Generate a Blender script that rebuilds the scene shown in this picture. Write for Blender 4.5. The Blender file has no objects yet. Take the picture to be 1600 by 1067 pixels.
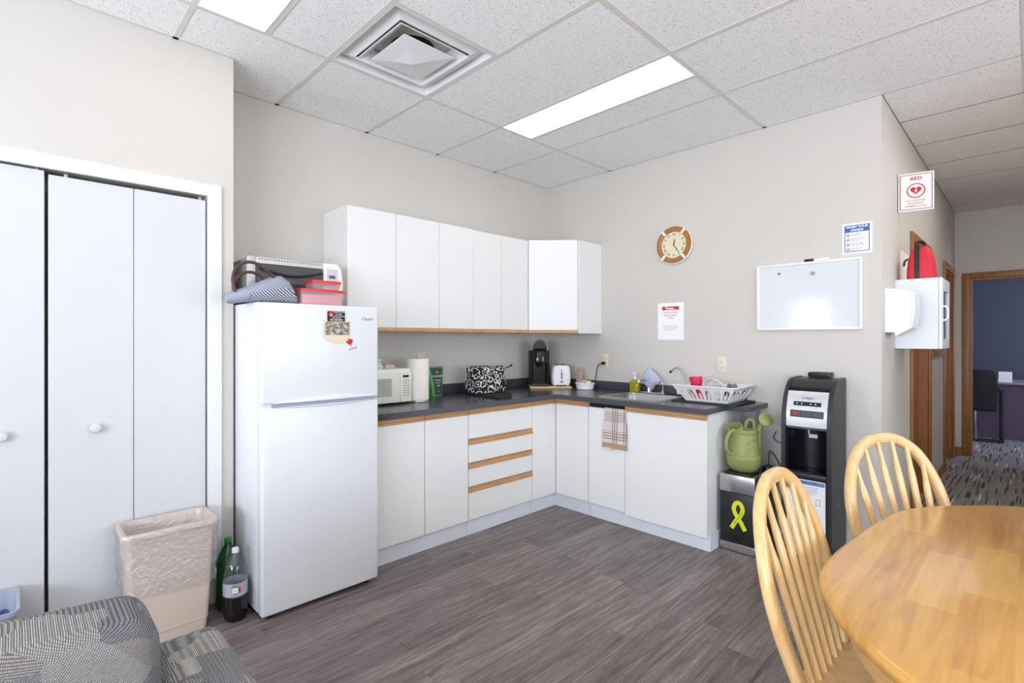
import bpy, bmesh, math, random
from mathutils import Vector, Matrix
PI = math.pi
RND = random.Random(7)
SC = bpy.context.scene
COL = SC.collection

def srgb(r, g, b):
    f = lambda c: (c/255/12.92) if c/255 <= .04045 else ((c/255+.055)/1.055)**2.4
    return (f(r), f(g), f(b), 1.0)

# ------------------------------------------------------------------ camera
cam = bpy.data.cameras.new('camera'); cam_o = bpy.data.objects.new('camera', cam); COL.objects.link(cam_o)
cam_o.location = (3.1664, -3.7046, 1.3108); cam_o.rotation_euler = (PI/2, 0, math.radians(46.729))
cam.sensor_width = 36; cam.lens = 795.30/1600*36
cam.shift_x = (800-768.63)/1600; cam.shift_y = -(533.5-529.84)/1600
cam.clip_start = .05
SC.camera = cam_o
# ------------------------------------------------------------------ world, daylight, exposure
w = bpy.data.worlds.new('world'); SC.world = w; w.use_nodes = True
w.node_tree.nodes['Background'].inputs[0].default_value = srgb(200, 220, 255)
w.node_tree.nodes['Background'].inputs[1].default_value = 1.0
SC.view_settings.view_transform = 'Standard'; SC.view_settings.look = 'None'
SC.view_settings.gamma = 1.0; SC.view_settings.use_curve_mapping = False
SC.view_settings.exposure = 0.29
def daylight(name, loc, rot, sx, sy, power, color):
    l = bpy.data.lights.new(name, 'AREA'); l.shape = 'RECTANGLE'; l.size = sx; l.size_y = sy
    l.energy = power; l.color = color[:3]
    o = bpy.data.objects.new(name, l); COL.objects.link(o); o.location = loc; o.rotation_euler = rot
    return o
# daylight entering by the windows behind the camera (north wall) and on the right-hand side
for wx, ws_ in ((.5, .65), (2.75, 1.5), (4.55, 1.5)):
    daylight('window_daylight', (wx, -6.33, 1.45), (PI/2+.62, 0, 0), ws_, 1.3, 96*ws_/1.5, srgb(240, 245, 255))
for i, wy in enumerate((-2.4, -.85)):
    daylight('window_daylight', (6.13, wy, 1.45), (PI/2-.05, 0, PI/2), 1.3, 1.3, 33, srgb(240, 245, 255))
daylight('office_daylight', (4.38, 5.4, 1.5), (PI/2, 0, PI/2), 1.2, 1.2, 30, srgb(214, 222, 255))

# ------------------------------------------------------------------ materials
MATS = {}
def nmat(name):
    m = bpy.data.materials.new(name); m.use_nodes = True
    return m, m.node_tree, m.node_tree.nodes['Principled BSDF']
def N(t, ty, **kw):
    n = t.nodes.new(ty)
    for k, v in kw.items(): setattr(n, k, v)
    return n
def setin(n, **kw):
    for k, v in kw.items(): n.inputs[k.replace('_', ' ')].default_value = v
def M(name, rgb, rough=.5, metal=0., var=.0, vscale=30., bump=0., bscale=200., spec=.5, coat=0., emit=None, estr=0.):
    """plain procedural material: colour with a slight noise, fine relief"""
    if name in MATS: return MATS[name]
    m, t, b = nmat(name)
    c = srgb(*rgb)
    b.inputs['Base Color'].default_value = c; b.inputs['Roughness'].default_value = rough
    b.inputs['Metallic'].default_value = metal; b.inputs['Specular IOR Level'].default_value = spec
    b.inputs['Coat Weight'].default_value = coat
    geo = N(t, 'ShaderNodeNewGeometry')
    if var:
        n = N(t, 'ShaderNodeTexNoise'); n.inputs['Scale'].default_value = vscale; n.inputs['Detail'].default_value = 3
        t.links.new(geo.outputs['Position'], n.inputs['Vector'])
        r = N(t, 'ShaderNodeMapRange'); r.inputs[3].default_value = 1-var; r.inputs[4].default_value = 1+var
        t.links.new(n.outputs['Fac'], r.inputs[0])
        mx = N(t, 'ShaderNodeVectorMath', operation='SCALE'); mx.inputs[0].default_value = c[:3]
        t.links.new(r.outputs[0], mx.inputs['Scale']); t.links.new(mx.outputs[0], b.inputs['Base Color'])
    if bump:
        n2 = N(t, 'ShaderNodeTexNoise'); n2.inputs['Scale'].default_value = bscale
        t.links.new(geo.outputs['Position'], n2.inputs['Vector'])
        bp = N(t, 'ShaderNodeBump'); bp.inputs['Strength'].default_value = bump; bp.inputs['Distance'].default_value = .002
        t.links.new(n2.outputs['Fac'], bp.inputs['Height']); t.links.new(bp.outputs[0], b.inputs['Normal'])
    if emit:
        b.inputs['Emission Color'].default_value = srgb(*emit); b.inputs['Emission Strength'].default_value = estr
    MATS[name] = m
    return m
def ramp(t, stops):
    r = N(t, 'ShaderNodeValToRGB'); e = r.color_ramp.elements
    while len(e) < len(stops): e.new(.5)
    for i, (p, c) in enumerate(stops): e[i].position = p; e[i].color = srgb(*c)
    return r
def wood(name, stops, axis=1, scale=1., rough=.4, stretch=18., objvar=0., bump=.05, coat=0., coords='pos'):
    """wood grain that runs along an axis (0 x, 1 y, 2 z)"""
    if name in MATS: return MATS[name]
    m, t, b = nmat(name); b.inputs['Roughness'].default_value = rough; b.inputs['Coat Weight'].default_value = coat
    b.inputs['Coat Roughness'].default_value = .12
    if coords == 'pos': src = N(t, 'ShaderNodeNewGeometry').outputs['Position']
    else: src = N(t, 'ShaderNodeTexCoord').outputs['Object']
    oi = N(t, 'ShaderNodeObjectInfo')
    off = N(t, 'ShaderNodeVectorMath', operation='MULTIPLY_ADD'); off.inputs[1].default_value = (1, 1, 1)
    mul = N(t, 'ShaderNodeMath', operation='MULTIPLY'); mul.inputs[1].default_value = 37. if objvar else 0.
    t.links.new(oi.outputs['Random'], mul.inputs[0])
    t.links.new(src, off.inputs[0]); t.links.new(mul.outputs[0], off.inputs[2])
    mp = N(t, 'ShaderNodeMapping'); s = [stretch*scale]*3; s[axis] = scale; mp.inputs['Scale'].default_value = s
    t.links.new(off.outputs[0], mp.inputs['Vector'])
    n1 = N(t, 'ShaderNodeTexNoise'); setin(n1, Scale=1.6, Detail=6., Roughness=.62, Distortion=.9)
    t.links.new(mp.outputs[0], n1.inputs['Vector'])
    n2 = N(t, 'ShaderNodeTexNoise'); setin(n2, Scale=9., Detail=4., Roughness=.7)
    t.links.new(mp.outputs[0], n2.inputs['Vector'])
    a = N(t, 'ShaderNodeMath', operation='MULTIPLY_ADD'); a.inputs[1].default_value = .35
    t.links.new(n2.outputs['Fac'], a.inputs[0])
    a2 = N(t, 'ShaderNodeMath', operation='MULTIPLY'); a2.inputs[1].default_value = .65
    t.links.new(n1.outputs['Fac'], a2.inputs[0]); t.links.new(a2.outputs[0], a.inputs[2])
    last = a.outputs[0]
    if objvar:
        ad = N(t, 'ShaderNodeMath', operation='MULTIPLY_ADD'); ad.inputs[1].default_value = objvar
        sb = N(t, 'ShaderNodeMath', operation='SUBTRACT'); sb.inputs[1].default_value = objvar/2
        t.links.new(oi.outputs['Random'], ad.inputs[0]); t.links.new(last, ad.inputs[2])
        t.links.new(ad.outputs[0], sb.inputs[0]); last = sb.outputs[0]
    r = ramp(t, stops); t.links.new(last, r.inputs[0]); t.links.new(r.outputs[0], b.inputs['Base Color'])
    if bump:
        bp = N(t, 'ShaderNodeBump'); bp.inputs['Strength'].default_value = bump; bp.inputs['Distance'].default_value = .002
        t.links.new(n2.outputs['Fac'], bp.inputs['Height']); t.links.new(bp.outputs[0], b.inputs['Normal'])
    MATS[name] = m
    return m
def clearmat(name, rgb, opacity, rough=.05, spec_mix=.12, body=None, wrinkle=0.):
    """thin clear plastic or glass: tinted see-through film with a glossy coat and some body colour"""
    if name in MATS: return MATS[name]
    m = bpy.data.materials.new(name); m.use_nodes = True; t = m.node_tree; t.nodes.clear()
    out = N(t, 'ShaderNodeOutputMaterial'); tr = N(t, 'ShaderNodeBsdfTransparent'); tr.inputs[0].default_value = srgb(*rgb)
    gl = N(t, 'ShaderNodeBsdfGlossy'); gl.inputs['Roughness'].default_value = rough
    df = N(t, 'ShaderNodeBsdfDiffuse'); df.inputs[0].default_value = srgb(*(body or rgb))
    if wrinkle:
        g_ = N(t, 'ShaderNodeNewGeometry'); nz = N(t, 'ShaderNodeTexNoise'); setin(nz, Scale=wrinkle, Detail=3., Distortion=1.5); t.links.new(g_.outputs['Position'], nz.inputs['Vector'])
        bp = N(t, 'ShaderNodeBump'); bp.inputs['Strength'].default_value = 1.; bp.inputs['Distance'].default_value = .02; t.links.new(nz.outputs['Fac'], bp.inputs['Height']); t.links.new(bp.outputs[0], gl.inputs['Normal']); t.links.new(bp.outputs[0], df.inputs['Normal'])
    m1 = N(t, 'ShaderNodeMixShader'); m1.inputs[0].default_value = opacity
    t.links.new(tr.outputs[0], m1.inputs[1]); t.links.new(df.outputs[0], m1.inputs[2])
    fr = N(t, 'ShaderNodeLayerWeight'); fr.inputs[0].default_value = .5
    pw_ = N(t, 'ShaderNodeMath', operation='POWER'); pw_.inputs[1].default_value = 4.; t.links.new(fr.outputs['Facing'], pw_.inputs[0])
    ad = N(t, 'ShaderNodeMath', operation='MULTIPLY_ADD'); ad.inputs[1].default_value = .5; ad.inputs[2].default_value = .02+spec_mix*.12; t.links.new(pw_.outputs[0], ad.inputs[0])
    m2 = N(t, 'ShaderNodeMixShader'); t.links.new(ad.outputs[0], m2.inputs[0])
    t.links.new(m1.outputs[0], m2.inputs[1]); t.links.new(gl.outputs[0], m2.inputs[2]); t.links.new(m2.outputs[0], out.inputs[0])
    MATS[name] = m
    return m

WALL = M('wall_paint', (209, 204, 196), .75, var=.012, vscale=3, bump=.03, bscale=300)
WHITE_TRIM = M('white_trim_paint', (230, 230, 230), .45, var=.01)
DOORW = M('white_door_paint', (211, 212, 213), .5, var=.012, vscale=12, bump=.02, bscale=90)
CABW = M('white_melamine', (236, 236, 233), .35, var=.006)
FRIDGEW = M('white_enamel', (226, 227, 229), .3, var=.006)
DARK = M('dark_gap', (18, 18, 20), .8)
BLACKP = M('black_plastic', (24, 25, 28), .4, var=.05)
BLACKG = M('gloss_black_plastic', (12, 13, 15), .12)
WHITEP = M('white_plastic', (240, 240, 238), .35)
CREAMP = M('ivory_plastic', (226, 216, 192), .4)
STEEL = M('brushed_steel', (190, 190, 190), .28, metal=1., var=.04, vscale=80)
CHROME = M('chrome', (215, 215, 218), .12, metal=1.)
PAPER = M('white_paper', (246, 246, 247), .8)
INKB = M('black_ink', (25, 25, 28), .7)
INKR = M('red_ink', (205, 35, 40), .6)
COUNTER = M('charcoal_laminate', (70, 72, 77), .22, var=.03, vscale=500)
OAK = wood('oak_edge', [(.3, (166, 120, 74)), (.5, (200, 154, 104)), (.7, (216, 176, 128))], axis=1, scale=3., rough=.45)
OAKX = wood('oak_edge_x', [(.3, (166, 120, 74)), (.5, (200, 154, 104)), (.7, (216, 176, 128))], axis=0, scale=3., rough=.45)
OAKZ = wood('stained_oak_trim', [(.3, (112, 70, 32)), (.5, (158, 104, 54)), (.7, (178, 124, 70))], axis=2, scale=2.5, rough=.4)
BEECH = wood('beech', [(.3, (202, 156, 94)), (.5, (222, 182, 122)), (.72, (234, 202, 148))], axis=2, scale=2., rough=.35, coords='obj', stretch=14, coat=.25)
BAMBOO = wood('bamboo', [(.3, (205, 165, 110)), (.7, (228, 194, 140))], axis=0, scale=3., rough=.5)

def floor_material():
    return wood('vinyl_plank', [(.30, (70, 61, 59)), (.44, (104, 94, 91)), (.56, (128, 117, 114)), (.70, (166, 156, 152))], axis=1, scale=1.5, rough=.42, stretch=15, objvar=.09, bump=.08)
FLOORM = floor_material()

def tile_material():
    m, t, b = nmat('ceiling_tile_mineral'); b.inputs['Roughness'].default_value = .95
    g = N(t, 'ShaderNodeNewGeometry')
    v = N(t, 'ShaderNodeTexVoronoi'); v.inputs['Scale'].default_value = 105; v.inputs['Randomness'].default_value = 1
    wn = N(t, 'ShaderNodeTexNoise'); setin(wn, Scale=140., Detail=2.)
    mixv = N(t, 'ShaderNodeVectorMath', operation='MULTIPLY_ADD'); mixv.inputs[1].default_value = (.009, .009, .009)
    t.links.new(g.outputs['Position'], wn.inputs['Vector']); t.links.new(wn.outputs['Color'], mixv.inputs[0]); t.links.new(g.outputs['Position'], mixv.inputs[2])
    t.links.new(mixv.outputs[0], v.inputs['Vector'])
    sel = N(t, 'ShaderNodeSeparateColor'); t.links.new(v.outputs['Color'], sel.inputs[0])
    gt = N(t, 'ShaderNodeMath', operation='GREATER_THAN'); gt.inputs[1].default_value = .5; t.links.new(sel.outputs[0], gt.inputs[0])
    lt = N(t, 'ShaderNodeMath', operation='LESS_THAN'); lt.inputs[1].default_value = .26; t.links.new(v.outputs['Distance'], lt.inputs[0])
    an = N(t, 'ShaderNodeMath', operation='MULTIPLY'); t.links.new(gt.outputs[0], an.inputs[0]); t.links.new(lt.outputs[0], an.inputs[1])
    mx = N(t, 'ShaderNodeMix', data_type='RGBA'); mx.inputs['A'].default_value = srgb(246, 245, 243); mx.inputs['B'].default_value = srgb(168, 164, 158)
    t.links.new(an.outputs[0], mx.inputs['Factor']); t.links.new(mx.outputs['Result'], b.inputs['Base Color'])
    bp = N(t, 'ShaderNodeBump'); bp.invert = True; bp.inputs['Strength'].default_value = .4; bp.inputs['Distance'].default_value = .002
    t.links.new(an.outputs[0], bp.inputs['Height']); t.links.new(bp.outputs[0], b.inputs['Normal'])
    return m
TILE = tile_material()
TEE = M('white_tee_bar', (222, 220, 210), .6)

def carpet_material():
    m, t, b = nmat('striped_carpet'); b.inputs['Roughness'].default_value = .95
    g = N(t, 'ShaderNodeNewGeometry'); sp = N(t, 'ShaderNodeSeparateXYZ'); t.links.new(g.outputs['Position'], sp.inputs[0])
    fx = N(t, 'ShaderNodeMath', operation='MULTIPLY'); fx.inputs[1].default_value = 95.; t.links.new(sp.outputs[0], fx.inputs[0])
    flx = N(t, 'ShaderNodeMath', operation='FLOOR'); t.links.new(fx.outputs[0], flx.inputs[0])
    wn = N(t, 'ShaderNodeTexWhiteNoise', noise_dimensions='1D'); t.links.new(flx.outputs[0], wn.inputs['W'])
    fy = N(t, 'ShaderNodeMath', operation='MULTIPLY_ADD'); fy.inputs[1].default_value = 4.; t.links.new(sp.outputs[1], fy.inputs[0])
    sc = N(t, 'ShaderNodeMath', operation='MULTIPLY'); sc.inputs[1].default_value = 9.; t.links.new(wn.outputs[0], sc.inputs[0]); t.links.new(sc.outputs[0], fy.inputs[2])
    fly = N(t, 'ShaderNodeMath', operation='FLOOR'); t.links.new(fy.outputs[0], fly.inputs[0])
    cm = N(t, 'ShaderNodeCombineXYZ'); t.links.new(flx.outputs[0], cm.inputs[0]); t.links.new(fly.outputs[0], cm.inputs[1])
    w2 = N(t, 'ShaderNodeTexWhiteNoise', noise_dimensions='3D'); t.links.new(cm.outputs[0], w2.inputs['Vector'])
    r = ramp(t, [(0, (70, 68, 70)), (.12, (90, 88, 88)), (.18, (132, 128, 126)), (.6, (142, 138, 135)), (.85, (150, 146, 142)), (.98, (200, 196, 192))])
    r.color_ramp.interpolation = 'CONSTANT'
    t.links.new(w2.outputs[0], r.inputs[0]); t.links.new(r.outputs[0], b.inputs['Base Color'])
    return m
CARPET = carpet_material()

def tabletop_material():
    m, t, b = nmat('butcher_block_top'); b.inputs['Roughness'].default_value = .3; b.inputs['Coat Weight'].default_value = .7; b.inputs['Coat Roughness'].default_value = .14
    g = N(t, 'ShaderNodeNewGeometry')
    mp = N(t, 'ShaderNodeMapping'); mp.inputs['Rotation'].default_value = (0, 0, PI/2)
    t.links.new(g.outputs['Position'], mp.inputs['Vector'])
    br = N(t, 'ShaderNodeTexBrick'); br.offset = .37; setin(br, Scale=1., Mortar_Size=.0006, Bias=0., Brick_Width=.38, Row_Height=.085)
    br.inputs['Color1'].default_value = (0, 0, 0, 1); br.inputs['Color2'].default_value = (1, 1, 1, 1); br.inputs['Mortar'].default_value = (.35, .35, .35, 1)
    t.links.new(mp.outputs[0], br.inputs['Vector'])
    m2 = N(t, 'ShaderNodeMapping'); m2.inputs['Scale'].default_value = (26, 1.8, 10); t.links.new(g.outputs['Position'], m2.inputs['Vector'])
    ns = N(t, 'ShaderNodeTexNoise'); setin(ns, Scale=1.6, Detail=5., Roughness=.6, Distortion=.6); t.links.new(m2.outputs[0], ns.inputs['Vector'])
    a = N(t, 'ShaderNodeMath', operation='MULTIPLY'); a.inputs[1].default_value = .2; t.links.new(br.outputs['Color'], a.inputs[0])
    c = N(t, 'ShaderNodeMath', operation='MULTIPLY_ADD'); c.inputs[1].default_value = .55; t.links.new(ns.outputs['Fac'], c.inputs[0]); t.links.new(a.outputs[0], c.inputs[2])
    r = ramp(t, [(.15, (166, 108, 44)), (.36, (202, 148, 68)), (.5, (214, 164, 82)), (.7, (226, 180, 102))]); t.links.new(c.outputs[0], r.inputs[0]); t.links.new(r.outputs[0], b.inputs['Base Color'])
    return m
TABLETOP = tabletop_material()

def tweed_material():
    m, t, b = nmat('patchwork_tweed'); b.inputs['Roughness'].default_value = .95
    tc = N(t, 'ShaderNodeTexCoord')
    v = N(t, 'ShaderNodeTexVoronoi'); v.distance = 'MANHATTAN'; v.inputs['Scale'].default_value = 9.; t.links.new(tc.outputs['Object'], v.inputs['Vector'])
    sp = N(t, 'ShaderNodeSeparateColor'); t.links.new(v.outputs['Color'], sp.inputs[0])
    pal = ramp(t, [(0, (158, 156, 158)), (.22, (182, 178, 174)), (.42, (144, 143, 148)), (.6, (170, 163, 158)), (.78, (144, 151, 148)), (.9, (196, 190, 183))]); pal.color_ramp.interpolation = 'CONSTANT'
    t.links.new(sp.outputs[0], pal.inputs[0])
    rot = N(t, 'ShaderNodeVectorRotate', rotation_type='X_AXIS'); t.links.new(tc.outputs['Object'], rot.inputs['Vector'])
    an = N(t, 'ShaderNodeMath', operation='MULTIPLY'); an.inputs[1].default_value = 3.; t.links.new(sp.outputs[1], an.inputs[0]); t.links.new(an.outputs[0], rot.inputs['Angle'])
    w1 = N(t, 'ShaderNodeTexWave', bands_direction='Z'); setin(w1, Scale=85., Distortion=1.2, Detail=1., Detail_Scale=3.); t.links.new(rot.outputs[0], w1.inputs['Vector'])
    w2 = N(t, 'ShaderNodeTexWave', bands_direction='Y'); setin(w2, Scale=100., Distortion=1.); t.links.new(rot.outputs[0], w2.inputs['Vector'])
    mu = N(t, 'ShaderNodeMath', operation='MULTIPLY'); t.links.new(w1.outputs['Fac'], mu.inputs[0]); t.links.new(w2.outputs['Fac'], mu.inputs[1])
    ad = N(t, 'ShaderNodeMath', operation='MULTIPLY_ADD'); ad.inputs[1].default_value = .5; t.links.new(w1.outputs['Fac'], ad.inputs[0]); t.links.new(mu.outputs[0], ad.inputs[2])
    mr = N(t, 'ShaderNodeMapRange'); mr.inputs[2].default_value = 1.3; mr.inputs[3].default_value = .28; mr.inputs[4].default_value = 1.25; t.links.new(ad.outputs[0], mr.inputs[0])
    sc = N(t, 'ShaderNodeVectorMath', operation='SCALE'); t.links.new(pal.outputs[0], sc.inputs[0]); t.links.new(mr.outputs[0], sc.inputs['Scale'])
    t.links.new(sc.outputs[0], b.inputs['Base Color'])
    bp = N(t, 'ShaderNodeBump'); bp.inputs['Strength'].default_value = .7; bp.inputs['Distance'].default_value = .004
    t.links.new(ad.outputs[0], bp.inputs['Height']); t.links.new(bp.outputs[0], b.inputs['Normal'])
    return m
TWEED = tweed_material()

def stripes(name, c1, c2, scale, axis='Z', rough=.8, thresh=.5, dist=0.):
    m, t, b = nmat(name); b.inputs['Roughness'].default_value = rough
    tc = N(t, 'ShaderNodeTexCoord'); wv = N(t, 'ShaderNodeTexWave', bands_direction=axis); setin(wv, Scale=scale, Distortion=dist); t.links.new(tc.outputs['Object'], wv.inputs['Vector'])
    r = ramp(t, [(thresh-.06, c1), (thresh+.06, c2)]); t.links.new(wv.outputs['Fac'], r.inputs[0]); t.links.new(r.outputs[0], b.inputs['Base Color'])
    return m
def plaid(name):
    m, t, b = nmat(name); b.inputs['Roughness'].default_value = .9
    tc = N(t, 'ShaderNodeTexCoord'); sp = N(t, 'ShaderNodeSeparateXYZ'); t.links.new(tc.outputs['Object'], sp.inputs[0])
    def lines(out, freq, width, lo=None, hi=None):
        a = N(t, 'ShaderNodeMath', operation='MULTIPLY'); a.inputs[1].default_value = freq; t.links.new(out, a.inputs[0])
        f = N(t, 'ShaderNodeMath', operation='FRACT'); t.links.new(a.outputs[0], f.inputs[0])
        l = N(t, 'ShaderNodeMath', operation='LESS_THAN'); l.inputs[1].default_value = width; t.links.new(f.outputs[0], l.inputs[0])
        return l.outputs[0]
    def between(out, lo, hi):
        a = N(t, 'ShaderNodeMath', operation='GREATER_THAN'); a.inputs[1].default_value = lo; t.links.new(out, a.inputs[0])
        c = N(t, 'ShaderNodeMath', operation='LESS_THAN'); c.inputs[1].default_value = hi; t.links.new(out, c.inputs[0])
        mm = N(t, 'ShaderNodeMath', operation='MULTIPLY'); t.links.new(a.outputs[0], mm.inputs[0]); t.links.new(c.outputs[0], mm.inputs[1]); return mm.outputs[0]
    def mul(a, c):
        mm = N(t, 'ShaderNodeMath', operation='MULTIPLY'); t.links.new(a, mm.inputs[0]); t.links.new(c, mm.inputs[1]); return mm.outputs[0]
    def mx(a, c):
        mm = N(t, 'ShaderNodeMath', operation='MAXIMUM'); t.links.new(a, mm.inputs[0]); t.links.new(c, mm.inputs[1]); return mm.outputs[0]
    hor = mx(mul(lines(sp.outputs[2], 55, .3), between(sp.outputs[2], .06, .13)), mul(lines(sp.outputs[2], 70, .25), between(sp.outputs[2], .2, .26)))
    ver = mul(lines(sp.outputs[0], 55, .28), mx(between(sp.outputs[0], -.03, .03), between(sp.outputs[0], .06, .1)))
    allL = mx(hor, ver)
    c1 = N(t, 'ShaderNodeMix', data_type='RGBA'); c1.inputs['A'].default_value = srgb(214, 204, 198); c1.inputs['B'].default_value = srgb(108, 88, 84); t.links.new(allL, c1.inputs['Factor'])
    c2 = N(t, 'ShaderNodeMix', data_type='RGBA'); c2.inputs['B'].default_value = srgb(178, 146, 118); t.links.new(c1.outputs['Result'], c2.inputs['A'])
    t.links.new(between(sp.outputs[2], .01, .045), c2.inputs['Factor']); t.links.new(c2.outputs['Result'], b.inputs['Base Color'])
    return m
def paisley():
    m, t, b = nmat('paisley_print'); b.inputs['Roughness'].default_value = .7
    tc = N(t, 'ShaderNodeTexCoord')
    v = N(t, 'ShaderNodeTexVoronoi'); v.inputs['Scale'].default_value = 19.; 
    n = N(t, 'ShaderNodeTexNoise'); setin(n, Scale=14., Detail=2.)
    mv = N(t, 'ShaderNodeVectorMath', operation='MULTIPLY_ADD'); mv.inputs[1].default_value = (.06, .06, .06)
    t.links.new(tc.outputs['Object'], n.inputs['Vector']); t.links.new(n.outputs['Color'], mv.inputs[0]); t.links.new(tc.outputs['Object'], mv.inputs[2]); t.links.new(mv.outputs[0], v.inputs['Vector'])
    a = N(t, 'ShaderNodeMath', operation='MULTIPLY'); a.inputs[1].default_value = 17.; t.links.new(v.outputs['Distance'], a.inputs[0])
    s = N(t, 'ShaderNodeMath', operation='SINE'); t.links.new(a.outputs[0], s.inputs[0])
    r = ramp(t, [(.55, (16, 16, 18)), (.62, (228, 226, 222))]); t.links.new(s.outputs[0], r.inputs[0]); t.links.new(r.outputs[0], b.inputs['Base Color'])
    return m

# ------------------------------------------------------------------ geometry helpers
class MB:
    def __init__(s): s.bm = bmesh.new()
    def box(s, x0, x1, y0, y1, z0, z1, bev=0, seg=2):
        r = bmesh.ops.create_cube(s.bm, size=1.0); v = r['verts']
        for q in v: q.co = Vector(((x0+x1)/2+q.co.x*(x1-x0), (y0+y1)/2+q.co.y*(y1-y0), (z0+z1)/2+q.co.z*(z1-z0)))
        if bev:
            ed = {e for q in v for e in q.link_edges}
            bmesh.ops.bevel(s.bm, geom=list(ed), offset=bev, segments=seg, affect='EDGES', profile=.5)
        return s
    def rings(s, rings, closed=True, cap0=True, cap1=True):
        R = [[s.bm.verts.new(p) for p in r] for r in rings]
        for a, b in zip(R, R[1:]):
            n = len(a)
            for i in range(n if closed else n-1):
                j = (i+1) % n
                try: s.bm.faces.new((a[i], a[j], b[j], b[i]))
                except ValueError: pass
        if cap0 and len(R[0]) > 2: s.bm.faces.new(list(reversed(R[0])))
        if cap1 and len(R[-1]) > 2: s.bm.faces.new(R[-1])
        return s
    def lathe(s, prof, c=(0, 0, 0), n=28, axis='z', cap0=True, cap1=True):
        def pt(r, z, a):
            u, v = r*math.cos(a), r*math.sin(a)
            p = {'z': (u, v, z), 'x': (z, u, v), 'y': (v, z, u)}[axis]
            return Vector(p)+Vector(c)
        return s.rings([[pt(max(r, 1e-4), z, 2*PI*i/n) for i in range(n)] for r, z in prof], True, cap0, cap1)
    def cyl(s, c, r, h, axis='z', n=24, r2=None):
        return s.lathe([(r, 0), (r if r2 is None else r2, h)], c, n, axis)
    def tube(s, pts, rad, n=10, ref=None, closed=False, power=2.):
        P = [Vector(p) for p in pts]; L = len(P); out = []; prev = None
        for i, p in enumerate(P):
            a = P[(i-1) % L] if (closed or i) else p; b = P[(i+1) % L] if (closed or i < L-1) else p
            tg = (b-a).normalized()
            if ref is not None: u = tg.cross(Vector(ref))
            elif prev is None: u = tg.cross(Vector((0, 0, 1)) if abs(tg.z) < .9 else Vector((1, 0, 0)))
            else: u = prev-tg*prev.dot(tg)
            u.normalize(); prev = u.copy(); v = tg.cross(u)
            r = rad[i] if isinstance(rad, (list, tuple)) and len(rad) == L and L > 2 else rad
            ra, rb = r if isinstance(r, (tuple, list)) else (r, r)
            ring = []
            for k in range(n):
                an = 2*PI*(k+.5)/n; ca, sa = math.cos(an), math.sin(an)
                ca = math.copysign(abs(ca)**(2/power), ca); sa = math.copysign(abs(sa)**(2/power), sa)
                ring.append(p+u*ra*ca+v*rb*sa)
            out.append(ring)
        if closed: out.append(out[0]); 
        return s.rings(out, True, not closed, not closed)
    def prism(s, poly, z0, z1, axis='z'):
        def pt(a, b, h): return {'z': (a, b, h), 'x': (h, a, b), 'y': (a, h, b)}[axis]
        return s.rings([[pt(a, b, z0) for a, b in poly], [pt(a, b, z1) for a, b in poly]])
    def rrect(s, secs, n=5, cap0=True, cap1=True):
        """loft of rounded rectangles (cx, cy, hx, hy, r, z)"""
        return s.rings([rr(cx, cy, hx, hy, r, n, z) for cx, cy, hx, hy, r, z in secs], True, cap0, cap1)
    def mesh(s, me, mat4=None):
        k = len(s.bm.verts); s.bm.from_mesh(me); s.bm.verts.ensure_lookup_table()
        if mat4 is not None:
            for q in list(s.bm.verts)[k:]: q.co = mat4 @ q.co
        return s
    def map(s, fn):
        for q in s.bm.verts: q.co = Vector(fn(*q.co))
        return s
    def build(s, name, mat, parent=None, smooth=True, local=False, angle=38, origin=None):
        bm = s.bm
        bmesh.ops.recalc_face_normals(bm, faces=bm.faces[:])
        me = bpy.data.meshes.new(name)
        if parent is not None and not local:
            inv = mw(parent).inverted()
            for q in bm.verts: q.co = inv @ q.co
        loc = Vector((0, 0, 0))
        if parent is None:
            if origin is None:
                xs = [q.co.x for q in bm.verts]; ys = [q.co.y for q in bm.verts]; zs = [q.co.z for q in bm.verts]
                loc = Vector(((min(xs)+max(xs))/2, (min(ys)+max(ys))/2, min(zs)))
            else: loc = Vector(origin)
            for q in bm.verts: q.co -= loc
        bm.to_mesh(me); bm.free()
        if smooth:
            me.shade_smooth(); me.set_sharp_from_angle(angle=math.radians(angle))
        me.materials.append(mat)
        o = bpy.data.objects.new(name, me); COL.objects.link(o); o.location = loc
        if parent is not None: o.parent = parent
        return o
def mw(o):
    m = Matrix.LocRotScale(o.location, o.rotation_euler, o.scale)
    return mw(o.parent) @ m if o.parent else m
def rr(cx, cy, hx, hy, r, n=5, z=None):
    out = []
    for k, (sx, sy) in enumerate(((1, 1), (-1, 1), (-1, -1), (1, -1))):
        for i in range(n+1):
            a = PI/2*k+PI/2*i/n
            p = (cx+sx*(hx-r)+r*math.cos(a), cy+sy*(hy-r)+r*math.sin(a))
            out.append(p if z is None else (*p, z))
    return out
def crom(pts, n=8, closed=False):
    P = [Vector(p) for p in pts]
    if closed: Q = [P[-1]]+P+[P[0], P[1]]
    else: Q = [2*P[0]-P[1]]+P+[2*P[-1]-P[-2]]
    out = []
    for i in range(1, len(Q)-2):
        a, b, c, d = Q[i-1:i+3]
        for k in range(n):
            t = k/n
            out.append(.5*((2*b)+(c-a)*t+(2*a-5*b+4*c-d)*t*t+(3*b-a-3*c+d)*t**3))
    if not closed: out.append(P[-1])
    return out
def from_curve(cu):
    o = bpy.data.objects.new('tmp', cu); COL.objects.link(o)
    dg = bpy.context.evaluated_depsgraph_get(); me = bpy.data.meshes.new_from_object(o.evaluated_get(dg))
    bpy.data.objects.remove(o); bpy.data.curves.remove(cu)
    return me
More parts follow.
